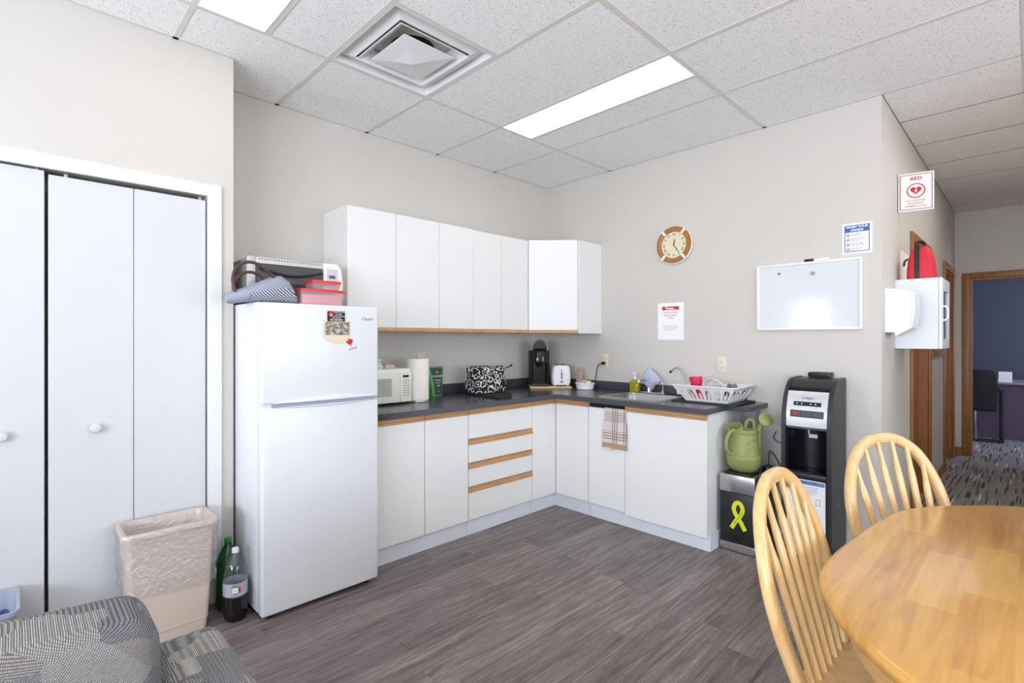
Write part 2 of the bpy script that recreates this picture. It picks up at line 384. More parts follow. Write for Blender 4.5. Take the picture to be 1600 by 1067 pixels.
def plate(polys, thick):
    """flat plate with holes: first outline, then holes; lies in XY, thickness along Z (0..thick)"""
    cu = bpy.data.curves.new('tmp', 'CURVE'); cu.dimensions = '2D'; cu.fill_mode = 'BOTH'; cu.extrude = thick/2
    for poly in polys:
        sp = cu.splines.new('POLY'); sp.points.add(len(poly)-1); sp.use_cyclic_u = True
        for q, (x, y) in zip(sp.points, poly): q.co = (x, y, thick/2, 1)
    return from_curve(cu)
def frame_mat(o, right, up):
    r = Vector(right).normalized(); u = Vector(up).normalized(); n = r.cross(u)
    return Matrix.Translation(Vector(o)) @ Matrix((r, u, n)).transposed().to_4x4()
def lettering(lines, o, right, up, mat, parent, name='lettering', local=False, align='CENTER'):
    """lines: (text, size, dx, dy[, shear, spacing]) laid on the plane at o"""
    mb = MB(); fm = frame_mat(o, right, up)
    for ln in lines:
        tx, size, dx, dy = ln[:4]
        cu = bpy.data.curves.new('tmp', 'FONT'); cu.body = tx; cu.size = size; cu.align_x = align; cu.align_y = 'CENTER'
        cu.extrude = .0003; cu.resolution_u = 2
        if len(ln) > 4: cu.shear = ln[4]
        if len(ln) > 5: cu.space_character = ln[5]
        if len(ln) > 6: cu.offset = ln[6]
        me = from_curve(cu); mb.mesh(me, fm @ Matrix.Translation((dx, dy, .0006))); bpy.data.meshes.remove(me)
    return mb.build(name, mat, parent, smooth=False, local=local)
def thing(name, label, cat, loc=(0, 0, 0), rz=0., group=None):
    o = bpy.data.objects.new(name, None); COL.objects.link(o); o.empty_display_size = .05
    o.location = loc; o.rotation_euler = (0, 0, rz); tag(o, label, cat, group); return o
def tag(o, label, cat, group=None, kind=None):
    o['label'] = label; o['category'] = cat
    if group: o['group'] = group
    if kind: o['kind'] = kind
    return o
def struct(o, label, cat):
    o['label'] = label; o['category'] = cat; o['kind'] = 'structure'; return o
def box(name, mat, parent, x0, x1, y0, y1, z0, z1, bev=0, seg=2, local=False, smooth=True):
    return MB().box(x0, x1, y0, y1, z0, z1, bev, seg).build(name, mat, parent, smooth, local)
X_, Y_, Z_ = Vector((1, 0, 0)), Vector((0, 1, 0)), Vector((0, 0, 1))

# ================================================================== SETTING
CH = 2.74                                     # ceiling height
HX = 2.56                                     # end of the back wall, face of the hall wall
HE = 4.10                                     # end wall of the hall
CLX = .368                                    # face of the closet wall
CLY = -2.884                                  # its outer corner
# ---- floor with vinyl planks
fl = box('floor', FLOORM, None, -.3, 6.15, -6.35, 0.0, -.06, -.0045, smooth=False)
struct(fl, 'grey brown wood look vinyl plank floor of the kitchen', 'floor')
PW, PL = .1515, 1.22
plank_me = None
for c in range(0, 29):
    x0 = c*PW; y = -RND.random()*PL
    top = 0.0
    while top > -4.9:
        bot = max(y, -4.9); ln = top-bot
        if ln > .06:
            if plank_me is None:
                p = MB().box(-PW/2+.0006, PW/2-.0006, -PL/2, PL/2, -.0044, 0, bev=.0007, seg=1).build('plank', FLOORM, None, smooth=False, origin=(0, 0, 0)); plank_me = p.data; p.parent = fl
            else:
                p = bpy.data.objects.new('plank', plank_me); COL.objects.link(p); p.parent = fl
            p.location = Vector((x0+PW/2, (top+bot)/2, 0))-fl.location; p.scale = (1, (ln-.0012)/PL, 1)
        top = bot; y = bot-PL
hf = box('floor_hall', CARPET, None, 1.2, 4.5, 0.0, 7.0, -.06, .003, smooth=False)
struct(hf, 'dark grey striped carpet of the hallway', 'carpet')
# ---- walls
def wall(name, label, boxes, mat=WALL):
    mb = MB()
    for b in boxes: mb.box(*b)
    return struct(mb.build(name, mat, None, smooth=False), label, 'wall')
wall('wall_left', 'greige wall behind the refrigerator and upper cabinets', [(-.12, 0, -6.35, .12, 0, 3.0)])
wall('wall_back', 'greige wall with the round clock and the whiteboard', [(0, HX, 0, .12, 0, 3.0)])
wall('wall_closet', 'pale wall around the white folding closet doors', [
    (.26, CLX, -3.003, CLY, 0, 3.0), (.26, CLX, -4.225, -3.003, 2.02, 3.0), (.26, CLX, -6.2, -4.225, 0, 3.0), (0, .26, -2.99, CLY, 0, 3.0)])
wall('wall_hall_left', 'greige hallway wall holding the defibrillator cabinet', [
    (HX-.12, HX, .12, 1.06, 0, 3.0), (HX-.12, HX, 1.06, 1.95, 2.03, 3.0), (HX-.12, HX, 1.95, 3.04, 0, 3.0), (HX-.12, HX, 3.04, 3.82, 2.03, 3.0), (HX-.12, HX, 3.82, HE, 0, 3.0)])
wall('wall_hall_end', 'grey wall at the end of the hallway above the office door', [
    (2.44, 2.685, HE, HE+.12, 0, 3.0), (2.685, 3.56, HE, HE+.12, 1.985, 3.0), (3.56, 3.95, HE, HE+.12, 0, 3.0)])
wall('wall_hall_right', 'greige wall on the far side of the hallway', [(3.83, 3.95, 0, HE, 0, 3.0), (3.95, 6.15, 0, .12, 0, 3.0)])
wall('wall_front', 'wall with three windows behind the table', [
    (0, 6.15, -6.35, -6.2, 0, .75), (0, 6.15, -6.35, -6.2, 2.15, 3.0), (0, .15, -6.35, -6.2, .75, 2.15), (.85, 1.95, -6.35, -6.2, .75, 2.15), (3.55, 3.75, -6.35, -6.2, .75, 2.15), (5.35, 6.15, -6.35, -6.2, .75, 2.15)])
wall('wall_right', 'wall with two windows beside the table', [
    (6.0, 6.15, -6.2, 0, 0, .75), (6.0, 6.15, -6.2, 0, 2.15, 3.0), (6.0, 6.15, -6.2, -3.1, .75, 2.15), (6.0, 6.15, -1.7, -1.55, .75, 2.15), (6.0, 6.15, -.15, 0, .75, 2.15)])
NAVY = M('navy_office_paint', (74, 79, 90), .8, var=.02, vscale=4)
wall('wall_office', 'dark blue wall of the office beyond the hallway', [(1.2, 4.5, 6.6, 6.7, 0, 3.0), (1.1, 1.2, HE+.12, 6.7, 0, 3.0), (4.4, 4.5, HE+.12, 4.75, 0, 3.0), (4.4, 4.5, 6.05, 6.7, 0, 3.0), (4.4, 4.5, 4.75, 6.05, 0, .85), (4.4, 4.5, 4.75, 6.05, 2.15, 3.0)], NAVY)
GLASS = clearmat('window_glass', (250, 252, 255), .0, .02)
wn = 1
for (x0, x1) in ((.15, .85), (1.95, 3.55), (3.75, 5.35)):
    f = MB()
    for a in ((x0, x0+.05), (x1-.05, x1), ((x0+x1)/2-.02, (x0+x1)/2+.02)): f.box(a[0], a[1], -6.3, -6.22, .75, 2.15)
    f.box(x0, x1, -6.3, -6.22, .75, .8); f.box(x0, x1, -6.3, -6.22, 2.1, 2.15)
    o = struct(f.build('window_%d' % wn, WHITE_TRIM, None, smooth=False), {1: 'narrow white framed window near the closet', 2: 'wide white framed window facing the sink wall', 3: 'wide white framed window in the far front corner'}[wn], 'window'); wn += 1
    box('pane', GLASS, o, x0+.05, x1-.05, -6.262, -6.258, .8, 2.1, smooth=False)
for (y0, y1) in ((-3.1, -1.7), (-1.55, -.15)):
    f = MB()
    for a in ((y0, y0+.05), (y1-.05, y1), ((y0+y1)/2-.02, (y0+y1)/2+.02)): f.box(6.03, 6.1, a[0], a[1], .75, 2.15)
    f.box(6.03, 6.1, y0, y1, .75, .8); f.box(6.03, 6.1, y0, y1, 2.1, 2.15)
    o = struct(f.build('window_%d' % wn, WHITE_TRIM, None, smooth=False), {4: 'white framed side window beside the dining table', 5: 'white framed side window nearest the hallway wall'}[wn], 'window'); wn += 1
    box('pane', GLASS, o, 6.063, 6.067, y0+.05, y1-.05, .8, 2.1, smooth=False)
# ---- ceiling: slab, tiles and tee bars
ce = box('ceiling', TEE, None, -.12, 6.15, -6.35, 7.0, CH+.05, CH+.09, smooth=False)
struct(ce, 'suspended ceiling of white speckled acoustic tiles in a tee grid', 'ceiling')
XE = [0, .705, 1.925, 3.144, 4.363, 5.582, 6.0]
YE = [0, -.700, -1.312, -1.922, -2.532, -3.142, -3.752, -4.362, -4.972, -5.582, -6.2]
LIGHTS = [(1, 1), (1, 4), (3, 1), (3, 4), (3, 7)]      # (column, row): 1 ft x 4 ft luminaires in the near half of the cell
def tile(x0, x1, y0, y1):
    global TILE_ME
    if TILE_ME is None:
        o = MB().box(-.5, .5, -.5, .5, 0, .016).build('ceiling_tile', TILE, None, smooth=False, origin=(0, 0, 0)); TILE_ME = o.data
    else:
        o = bpy.data.objects.new('ceiling_tile', TILE_ME); COL.objects.link(o)
    o.parent = ce; o.location = Vector(((x0+x1)/2, (y0+y1)/2, CH+.0018+RND.random()*.001))-ce.location
    o.scale = (x1-x0-.004, y1-y0-.004, 1)
TILE_ME = None
TEE_ME = {}
def tee(x0, x1, y0, y1):
    box('tee_bar', TEE, ce, x0, x1, y0, y1, CH-.0006, CH+.0018, smooth=False)
tw = .012
for i in range(len(XE)-1):
    for j in range(len(YE)-1):
        y1, y0 = YE[j], YE[j+1]; x0, x1 = XE[i], XE[i+1]
        if i == 0 and y1 <= -2.9: x0 = CLX
        if (i, j) in LIGHTS:
            ym = (y0+y1)/2
            tee(x0+tw, x1-tw, ym-tw, ym+tw)
            tile(x0, x1, ym, y1)
        elif (i, j) == (1, 3):
            tee((x0+x1)/2-tw, (x0+x1)/2+tw, y0+tw, y1-tw); tile((x0+x1)/2, x1, y0, y1)
        else: tile(x0, x1, y0, y1)
        if j < len(YE)-2: tee(x0+(tw if i else 0), x1-tw, y0-tw, y0+tw)
for x in XE[1:-1]: tee(x-tw, x+tw, -6.2, 0 if not (HX < x < 3.83) else HE)
tee(0, HX, -.022, 0); tee(0, .022, -2.87, -.022); tee(CLX, CLX+.02, -6.2, CLY)
TEEH = M('shade_tone_tee_bar', (150, 146, 138), .7)  # tee colour darkened to paint in the shadow lines between hall tiles
HYE = [0, .575, 1.185, 1.795, 2.405, 3.015, 3.625, HE]
for j in range(len(HYE)-1):
    for x0, x1 in ((HX, 3.144), (3.144, 3.83)):
        tile(x0+.003, x1-.003, HYE[j]+.008, HYE[j+1]-.008)
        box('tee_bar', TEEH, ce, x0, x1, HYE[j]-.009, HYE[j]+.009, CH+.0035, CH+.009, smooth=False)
box('office_ceiling_panel', WHITE_TRIM, ce, 1.2, 4.5, HE+.12, 6.7, CH-.02, CH+.04, smooth=False)

# ---- closet folding doors and casing
tr = MB(); tr.box(CLX, CLX+.014, -3.003, -2.940, 0, 2.078, .003, 1).box(CLX, CLX+.014, -4.288, -4.225, 0, 2.078, .003, 1).box(CLX, CLX+.014, -4.225, -3.003, 2.016, 2.078, .003, 1)
struct(tr.build('trim_1', WHITE_TRIM, None), 'white painted casing around the closet opening', 'trim')
def bifold(n, y0, y1, top, label, knoby):
    ym = (y0+y1)/2
    d = bpy.data.objects.new('door_%d' % n, None); COL.objects.link(d); d.location = (.34, ym, .012); struct(d, label, 'door')
    box('door_panel', DOORW, d, .325, .360, y0, ym-.0012, .012, top, .002, 1); box('door_panel', DOORW, d, .325, .360, ym+.0012, y1, .012, top, .002, 1)
    MB().lathe([(.007, 0), (.007, .012), (.019, .018), (.021, .026), (.017, .034), (.004, .037)], (.3605, knoby, .925), 20, 'x').build('knob', DOORW, d)
    for yy in (y0+.05, y1-.03): box('pivot_bracket', STEEL, d, .335, .350, yy, yy+.012, top, top+.016)
    return d
bifold(1, -3.597, -3.009, 1.997, 'white folding closet door behind the beige waste bin', -3.443)
bifold(2, -4.215, -3.609, 2.010, 'white folding closet door cut by the frame edge', -3.738)

# ---- hallway doors, casings, baseboards
def casing_x(n, y0, y1, z1, label):           # casing on the hall's left wall, opening y0..y1
    mb = MB(); wd = .07
    mb.box(HX, HX+.018, y0-wd, y0, 0, z1+wd, .004, 2).box(HX, HX+.018, y1, y1+wd, 0, z1+wd, .004, 2).box(HX, HX+.018, y0, y1, z1, z1+wd, .004, 2)
    mb.box(HX-.12, HX, y0-.001, y0+.018, 0, z1, .002, 1).box(HX-.12, HX, y1-.018, y1+.001, 0, z1, .002, 1).box(HX-.12, HX, y0+.018, y1-.018, z1-.018, z1, .002, 1)
    return struct(mb.build('trim_%d' % n, OAKZ, None), label, 'trim')
casing_x(2, 1.075, 1.935, 2.02, 'brown oak casing around the first hallway door'); casing_x(3, 3.055, 3.80, 2.02, 'brown oak casing around the second hallway door')
for n, (y0, y1) in ((3, (1.094, 1.916)), (4, (3.074, 3.782))):
    d = box('door_%d' % n, OAKZ, None, HX-.105, HX-.065, y0, y1, .008, 2.0, .002, 1)
    struct(d, ('first' if n == 3 else 'second')+' brown wooden hallway door set back in its casing', 'door')
    MB().lathe([(.02, 0), (.008, .005), (.008, .03), (.025, .04), (.025, .055), (.008, .062)], (HX-.066, y0+.07, .95), 18, 'x').build('handle', STEEL, d)
mb = MB(); wd = .066
mb.box(2.619, 2.685, HE-.018, HE, 0, 2.051, .004, 2).box(3.56, 3.626, HE-.018, HE, 0, 2.051, .004, 2).box(2.685, 3.56, HE-.018, HE, 1.985, 2.051, .004, 2)
mb.box(2.684, 2.702, HE, HE+.12, 0, 1.985, .002, 1).box(3.543, 3.561, HE, HE+.12, 0, 1.985, .002, 1).box(2.702, 3.543, HE, HE+.12, 1.967, 1.986, .002, 1)
struct(mb.build('trim_4', OAKZ, None), 'brown oak casing around the open office doorway', 'trim')
mb = MB()
for y0, y1 in ((.12, 1.005), (2.005, 2.985), (3.87, HE)): mb.box(HX, HX+.012, y0, y1, 0, .09, .003, 1)
mb.box(HX, 2.619, HE-.012, HE, 0, .09, .003, 1)
struct(mb.build('baseboard_hall', OAKZ, None), 'brown oak baseboard along the hallway wall', 'baseboard')

# ================================================================== CEILING FIXTURES
LENS = M('lit_lens', (255, 252, 244), .4, emit=(255, 251, 243), estr=3.0)
LENSH = M('hall_fill_lens', (255, 252, 244), .4, emit=(255, 250, 242), estr=7.)  # stronger glow for the two panels added to brighten the hall
for (i, j) in LIGHTS:
    x0, x1 = XE[i]+tw, XE[i+1]-tw; y0 = YE[j+1]+tw; y1 = (YE[j]+YE[j+1])/2-tw
    y0, y1 = (YE[j]-.305-0, YE[j]-tw) if False else (y0, y1)
    if (i, j) == (1, 1): lab = 'long lit fluorescent panel above the counter corner'
    elif (i, j) == (1, 4): lab = 'lit fluorescent panel over the refrigerator, cut by the top edge'
    else: lab = {(3, 1): 'lit ceiling panel beyond the dining table near the hallway', (3, 4): 'lit ceiling panel directly above the dining table', (3, 7): 'lit ceiling panel above the windows side of the table'}[(i, j)]
    o = thing('ceiling_light', lab, 'ceiling light', ((x0+x1)/2, (y0+y1)/2, CH-.002), 0, 'fluorescent ceiling panels')
    box('lens', LENS, o, x0+.004, x1-.004, y0+.004, y1-.004, CH-.002, CH+.003, smooth=False)
    mb = MB()
    for b in ((x0, x0+.004, y0, y1), (x1-.004, x1, y0, y1), (x0+.004, x1-.004, y0, y0+.004), (x0+.004, x1-.004, y1-.004, y1)): mb.box(*b, CH-.002, CH+.03)
    mb.box(x0, x1, y0, y1, CH+.03, CH+.04)
    mb.build('housing', WHITE_TRIM, o, smooth=False)
o = thing('ceiling_light', 'added fill light panel on the hallway ceiling past the defibrillator sign', 'ceiling light', (3.4, 1.8, CH-.012), 0, 'fluorescent ceiling panels')  # unseen panel added as fill for the dim hallway
box('lens', LENSH, o, 3.26, 3.54, 1.25, 2.35, CH-.012, CH-.006, smooth=False); box('housing', WHITE_TRIM, o, 3.25, 3.55, 1.24, 2.36, CH-.006, CH-.0008, smooth=False)  # lens and housing of the added fill panel
o = thing('ceiling_light', 'added fill light panel on the hallway ceiling close to the kitchen opening', 'ceiling light', (3.4, .5, CH-.012), 0, 'fluorescent ceiling panels')  # second added panel out of view, brightens the near hall wall
box('lens', LENSH, o, 3.26, 3.54, .06, 1.0, CH-.012, CH-.006, smooth=False); box('housing', WHITE_TRIM, o, 3.25, 3.55, .05, 1.01, CH-.006, CH-.0008, smooth=False)  # lens and housing of the second added fill panel
# air diffuser: square cones, 2 ft x 2 ft
x0, x1, y0, y1 = XE[1]+tw, (XE[1]+XE[2])/2-tw, YE[4]+tw, YE[3]-tw
cx, cy = (x0+x1)/2, (y0+y1)/2; hs = (x1-x0)/2
dif = thing('air_diffuser', 'white square air diffuser with nested louvre cones in the ceiling', 'vent', (cx, cy, CH))
def sqring(mb, secs): return mb.rings([[(cx+sx*h, cy+sy*h, z) for sx, sy in ((1, 1), (-1, 1), (-1, -1), (1, -1))] for h, z in secs], True, False, False)
sqring(MB(), [(hs, CH-.001), (hs-.008, CH-.001), (hs-.008, CH+.040), (hs-.085, CH+.008), (hs-.088, CH+.012), (hs-.03, CH+.046), (hs, CH+.046)]).build('frame', WHITE_TRIM, dif, smooth=False)
sqring(MB(), [(hs-.088, CH-.002), (hs-.092, CH-.004), (hs-.150, CH+.040), (hs-.146, CH+.043), (hs-.088, CH-.002)]).build('louvre', WHITE_TRIM, dif, smooth=False)
sq = lambda h, z: [(cx+sx*h, cy+sy*h, z) for sx, sy in ((1, 1), (-1, 1), (-1, -1), (1, -1))]
MB().rings([sq(.02, CH+.03), sq(.148, CH-.004), sq(.148, CH-.008), sq(.07, CH-.020), sq(.004, CH-.036)]).build('centre_cone', WHITE_TRIM, dif, smooth=False)
MB().lathe([(.11, CH+.046), (.11, CH+.0485)], (cx, cy, 0), 28).build('duct', DARK, dif)

# ================================================================== KITCHEN CABINETS
CZ = .885                                     # worktop height
FX = .600                                     # face of left-run doors (x)
FY = -.600                                    # face of back-run doors (y)
DT = .018
PZ0, PZ1 = .808, .846                         # continuous oak finger pull
def pull_profile(d):                          # C-shaped finger pull: (out, z) section
    return [(0, PZ0), (.006, PZ0), (.014, PZ0+.006), (.014, PZ0+.012), (.004, PZ0+.016), (.003, PZ1-.012), (.010, PZ1-.004), (.010, PZ1), (0, PZ1)]
def pull_y(y0, y1, parent, dz=0., mat=None):  # along y on the left run
    prof = [(FX-.004+a, z+dz) for a, z in pull_profile(0)]
    return MB().rings([[(a, y0, z) for a, z in prof], [(a, y1, z) for a, z in prof]]).build('finger_pull', OAK, parent, smooth=False)
def pull_x(x0, x1, parent):
    prof = [(FY+.004-a, z) for a, z in pull_profile(0)]
    return MB().rings([[(x0, a, z) for a, z in prof], [(x1, a, z) for a, z in prof]]).build('finger_pull', OAKX, parent, smooth=False)
TK = M('toe_kick_white', (222, 226, 232), .5)
LY0 = -2.235
# two-door cabinet
c = thing('base_cabinet', 'white two-door base cabinet beside the refrigerator', 'cabinet', (.3, -1.87, 0), group='white base cabinets')
box('carcass', CABW, c, .02, FX-DT-.002, LY0, -1.504, .10, .848)
for a, b in ((LY0, -1.8565), (-1.8535, -1.504)):
    d = box('door', CABW, c, FX-DT, FX, a+.0015, b-.0015, .105, PZ0-.001, .0012, 1); pull_y(a+.0015, b-.0015, d)
box('toe_kick', TK, c, .05, .578, LY0, -1.504, 0, .10)
# drawer cabinet
c = thing('drawer_cabinet', 'white four-drawer base cabinet with oak finger pulls', 'cabinet', (.3, -1.187, 0))
box('carcass', CABW, c, .02, FX-DT-.002, -1.5005, -.8735, .10, .848)
zs = [PZ0-.001, .6445, .4865, .3265, .105]
for q in range(4):
    zt, zb = zs[q], zs[q+1]
    if q: zt -= .040
    d = box('drawer', CABW, c, FX-DT, FX, -1.499, -.875, zb+.002, zt, .0012, 1)
    pull_y(-1.499, -.875, d, dz=(0 if q == 0 else zs[q]-.001-PZ1))
box('toe_kick', TK, c, .05, .578, -1.5005, -.8735, 0, .10)
# corner cabinet
c = thing('corner_base_cabinet', 'white corner base cabinet with two doors meeting at the inside corner', 'cabinet', (.4, -.4, 0))
MB().prism([(.02, -.87), (FX-DT-.002, -.87), (FX-DT-.002, FY+DT+.002), (.908, FY+DT+.002), (.908, -.02), (.02, -.02)], .10, .848).build('carcass', CABW, c, smooth=False)
d = box('door', CABW, c, FX-DT, FX, -.8705, FY-.0015, .105, PZ0-.001, .0012, 1); pull_y(-.8705, FY-.012, d)
d = box('door', CABW, c, FX+.0015, .9075, FY, FY+DT, .105, PZ0-.001, .0012, 1); pull_x(FX+.016, .9075, d)
MB().prism([(.05, -.87), (.578, -.87), (.578, -.578), (.908, -.578), (.908, -.05), (.05, -.05)], 0, .10).build('toe_kick', TK, c, smooth=False)
# sink cabinet
SX1 = 1.795
c = thing('sink_base_cabinet', 'white sink base cabinet with one wide door under the dish rack', 'cabinet', (1.35, -.3, 0))
mb = MB(); mb.box(.911, .929, FY+DT+.002, -.02, .10, .848).box(.929, SX1-.018, FY+DT+.002, -.02, .10, .118).box(.929, SX1-.018, -.038, -.02, .118, .848).box(.929, SX1-.018, FY+DT+.002, FY+DT+.02, .70, .800)
mb.build('carcass', CABW, c, smooth=False)
box('end_panel', CABW, c, SX1-.018, SX1, FY+DT+.002, -.002, .10, .848)
d = box('door', CABW, c, .9125, 1.2175, FY, FY+DT, .105, PZ1-.034, .0012, 1)
box('filler_rail', CABW, c, .9125, 1.2175, FY+.002, FY+DT, PZ1-.003, PZ1+.003)
box('pull_channel', DARK, c, .9125, 1.2175, FY+.012, FY+DT+.006, PZ1-.033, PZ1-.003)
d = box('door', CABW, c, 1.2205, SX1, FY, FY+DT, .085, PZ0-.001, .0012, 1); pull_x(1.2205, SX1, d)
box('toe_kick', TK, c, .911, SX1+.012, -.578, -.02, 0, .098)
# worktop with a hole for the sink
SKX0, SKX1, SKY0, SKY1 = .965, 1.415, -.535, -.125
top = thing('countertop', 'charcoal laminate worktop turning the room corner', 'countertop', (.4, -.4, .85))
CE = .640
outline = [(0.002, LY0), (CE, LY0), (CE, -CE), (1.812, -CE), (1.812, -.002), (.002, -.002)]
hole = rr((SKX0+SKX1)/2, (SKY0+SKY1)/2, (SKX1-SKX0)/2, (SKY1-SKY0)/2, .06, 5)
me = plate([outline, hole], CZ-.849); MB().mesh(me, Matrix.Translation((0, 0, .849))).build('worktop', COUNTER, top, smooth=False)
o = MB().box(.002, .020, LY0, -.002, CZ+.0002, CZ+.075, .004, 2).build('backsplash', COUNTER, None); tag(o, 'charcoal backsplash strip behind the microwave and lunch bag', 'backsplash', 'charcoal backsplash strips')
o = MB().box(.0205, 1.812, -.020, -.002, CZ+.0002, CZ+.068, .004, 2).build('backsplash', COUNTER, None); tag(o, 'charcoal backsplash strip behind the sink and ramekin', 'backsplash', 'charcoal backsplash strips')
# upper cabinets
UZ0, UZ1 = 1.358, 2.125
OAKU = OAK
def upper_pull(y0, y1, xf, parent):
    prof = [(0, 0), (.006, 0), (.012, .006), (.012, .011), (.003, .016), (.003, .024), (.0, .028), (-.012, .028), (-.012, 0)]
    return MB().rings([[(xf-.001+a, y0, UZ0+z) for a, z in prof], [(xf-.001+a, y1, UZ0+z) for a, z in prof]]).build('finger_pull', OAKU, parent, smooth=False)
def upper(label, edges, xf, zt=UZ1):
    y0, y1 = edges[0], edges[-1]
    c = thing('wall_cabinet', label, 'cabinet', (xf/2, (y0+y1)/2, UZ0), group='white wall cabinets')
    box('carcass', CABW, c, .002, xf-DT-.002, y0+.0005, y1-.0005, UZ0+.004, zt)
    for a, b in zip(edges, edges[1:]):
        d = box('door', CABW, c, xf-DT, xf, a+.0015, b-.0015, UZ0+.0285, zt, .0012, 1); upper_pull(a+.0015, b-.0015, xf, d)
upper('white single-door wall cabinet with exposed end above the refrigerator', [-2.232, -1.885], .325)
upper('white two-door wall cabinet above the microwave and green pouch', [-1.885, -1.536, -1.222], .325)
upper('white two-door wall cabinet above the paisley lunch bag', [-1.222, -.918, -.612], .318, UZ1-.004)
c = thing('corner_wall_cabinet', 'white diagonal corner wall cabinet above the coffee maker', 'cabinet', (.3, -.3, UZ0))
q = .3; S = .612
MB().prism([(.002, -.610), (.300, -.610), (S-.014, -.312), (S-.014, -.002), (.002, -.002)], UZ0+.004, UZ1).build('carcass', CABW, c, smooth=False)
box('side_panel', CABW, c, S-.013, S+.003, -.318, -.002, UZ0, UZ1)
dv = Vector((S-.318, -.318+S, 0)); dl = dv.length; dn = dv.normalized(); nn = Vector((dn.y, -dn.x, 0))
fm = Matrix((dn, nn*-1, Z_)).transposed().to_4x4(); fm.translation = Vector((.318, -.612, 0))
d = MB().box(.004, dl-.012, -.004, .012, UZ0+.0285, UZ1, .0012, 1).map(lambda x, y, z: fm @ Vector((x, y, z))).build('door', CABW, c)
prof = [(0, 0), (.006, 0), (.012, .006), (.012, .011), (.003, .016), (.003, .024), (.0, .028), (-.012, .028), (-.012, 0)]
MB().rings([[fm @ Vector((u, -.004-a, UZ0+z)) for a, z in prof] for u in (.004, dl-.012)]).build('finger_pull', OAKU, d, smooth=False)

# ================================================================== REFRIGERATOR
FRX, FY0, FY1, FZ = .742, -2.873, -2.264, 1.486
fr = thing('refrigerator', 'white top-freezer refrigerator beside the closet wall', 'refrigerator', (.4, (FY0+FY1)/2, 0))
mb = MB().box(.06, FRX-.062, FY0, FY1, .03, FZ, .004, 2); mb.build('cabinet_body', FRIDGEW, fr)
box('top_cap', FRIDGEW, fr, .30, FRX-.02, FY1-.07, FY1-.02, FZ-.002, FZ+.001, .001, 1)
zsplit = 1.002
def fdoor(z0, z1):
    return MB().box(FRX-.058, FRX, FY0+.001, FY1-.001, z0, z1, .011, 4)
fd = fdoor(zsplit+.006, FZ-.003).build('freezer_door', FRIDGEW, fr)
rd = fdoor(.024, zsplit-.008).build('fridge_door', FRIDGEW, fr)
GREYP = M('grey_recess_plastic', (150, 160, 178), .5)
box('gasket', M('fridge_gasket', (214, 218, 224), .5), fr, FRX-.064, FRX-.008, FY0+.006, FY1-.006, zsplit-.010, zsplit+.008)
# long bowed handle lips along the split
def lip(sgn, zb):
    pts = []; n = 22; ring = []
    for i in range(n+1):
        t = i/n; y = FY0+.05+(FY1-FY0-.055)*t; s = math.sin(PI*min(1, t*1.02))
        h = .004+.020*s if sgn > 0 else .004+.012*s
        o = FRX+.004+.010*s
        ring.append([(FRX-.004, y, zb), (o, y, zb+sgn*.001), (o-.001, y, zb+sgn*h*.55), (FRX-.004, y, zb+sgn*h)])
    return MB().rings(ring)
lip(1, zsplit+.006).build('handle', FRIDGEW, fd); lip(-1, zsplit-.010).build('handle', FRIDGEW, rd)
box('grip_recess', GREYP, fr, FRX-.006, FRX+.001, FY0+.045, FY1-.02, zsplit-.0095, zsplit+.0055)
for xx, hh in ((FRX-.05, .023), (.12, .031)):
    for yy in (FY0+.05, FY1-.05): MB().cyl((xx, yy, 0), .018, hh, n=14).build('levelling_foot', BLACKP, fr)
box('base_grille', BLACKP, fr, .10, FRX-.075, FY0+.01, FY1-.01, .012, .03)
lettering([('Classic', .024, 0, 0, .35)], (FRX, -2.334, 1.418), Y_, Z_, M('grey_print', (120, 124, 130), .5), fd)
# things on the door
o = thing('magnet_card', 'black business card magnet with red disc on the freezer door', 'magnet', (FRX+.0015, -2.51, 1.403))
box('card', INKB, o, FRX+.004, FRX+.0055, -2.557, -2.463, 1.401, 1.452, smooth=False)
MB().lathe([(.0145, FRX+.0055), (.0145, FRX+.0062)], (0, -2.538, 1.436), 24, 'x').build('red_disc', INKR, o, smooth=False)
lettering([('e', .026, -.028, .0085), ('WINDOWS AND', .008, .016, .020), ('DOORS', .010, .012, .009), ('HOME COMFORT', .0085, .017, -.001), ('CALL TODAY', .0075, 0, -.010), ('905-260-8094', .0125, 0, -.0185)], (FRX+.0055, -2.51, 1.4265), Y_, Z_, PAPER, o)
o = thing('newspaper_clipping', 'torn beige newspaper clipping with grey photo on the freezer door', 'clipping', (FRX+.001, -2.504, 1.287))
pts = [(-2.578, 1.408), (-2.578, 1.318), (-2.56, 1.308), (-2.545, 1.297), (-2.52, 1.290), (-2.495, 1.2875), (-2.46, 1.289), (-2.44, 1.286), (-2.432, 1.35), (-2.430, 1.407)]
MB().prism(pts, FRX+.0015, FRX+.0023, 'x').build('paper', M('newsprint', (226, 214, 188), .85, var=.05, vscale=60), o, smooth=False)
def photo_mat():
    m, t, b = nmat('halftone_photo'); b.inputs['Roughness'].default_value = .8
    g = N(t, 'ShaderNodeNewGeometry'); n = N(t, 'ShaderNodeTexNoise'); setin(n, Scale=55., Detail=4.); t.links.new(g.outputs['Position'], n.inputs['Vector'])
    r = ramp(t, [(.35, (104, 96, 86)), (.5, (150, 140, 124)), (.65, (206, 196, 176))]); t.links.new(n.outputs['Fac'], r.inputs[0]); t.links.new(r.outputs[0], b.inputs['Base Color']); return m
box('photo', photo_mat(), o, FRX+.0023, FRX+.0028, -2.568, -2.437, 1.332, 1.398, smooth=False)
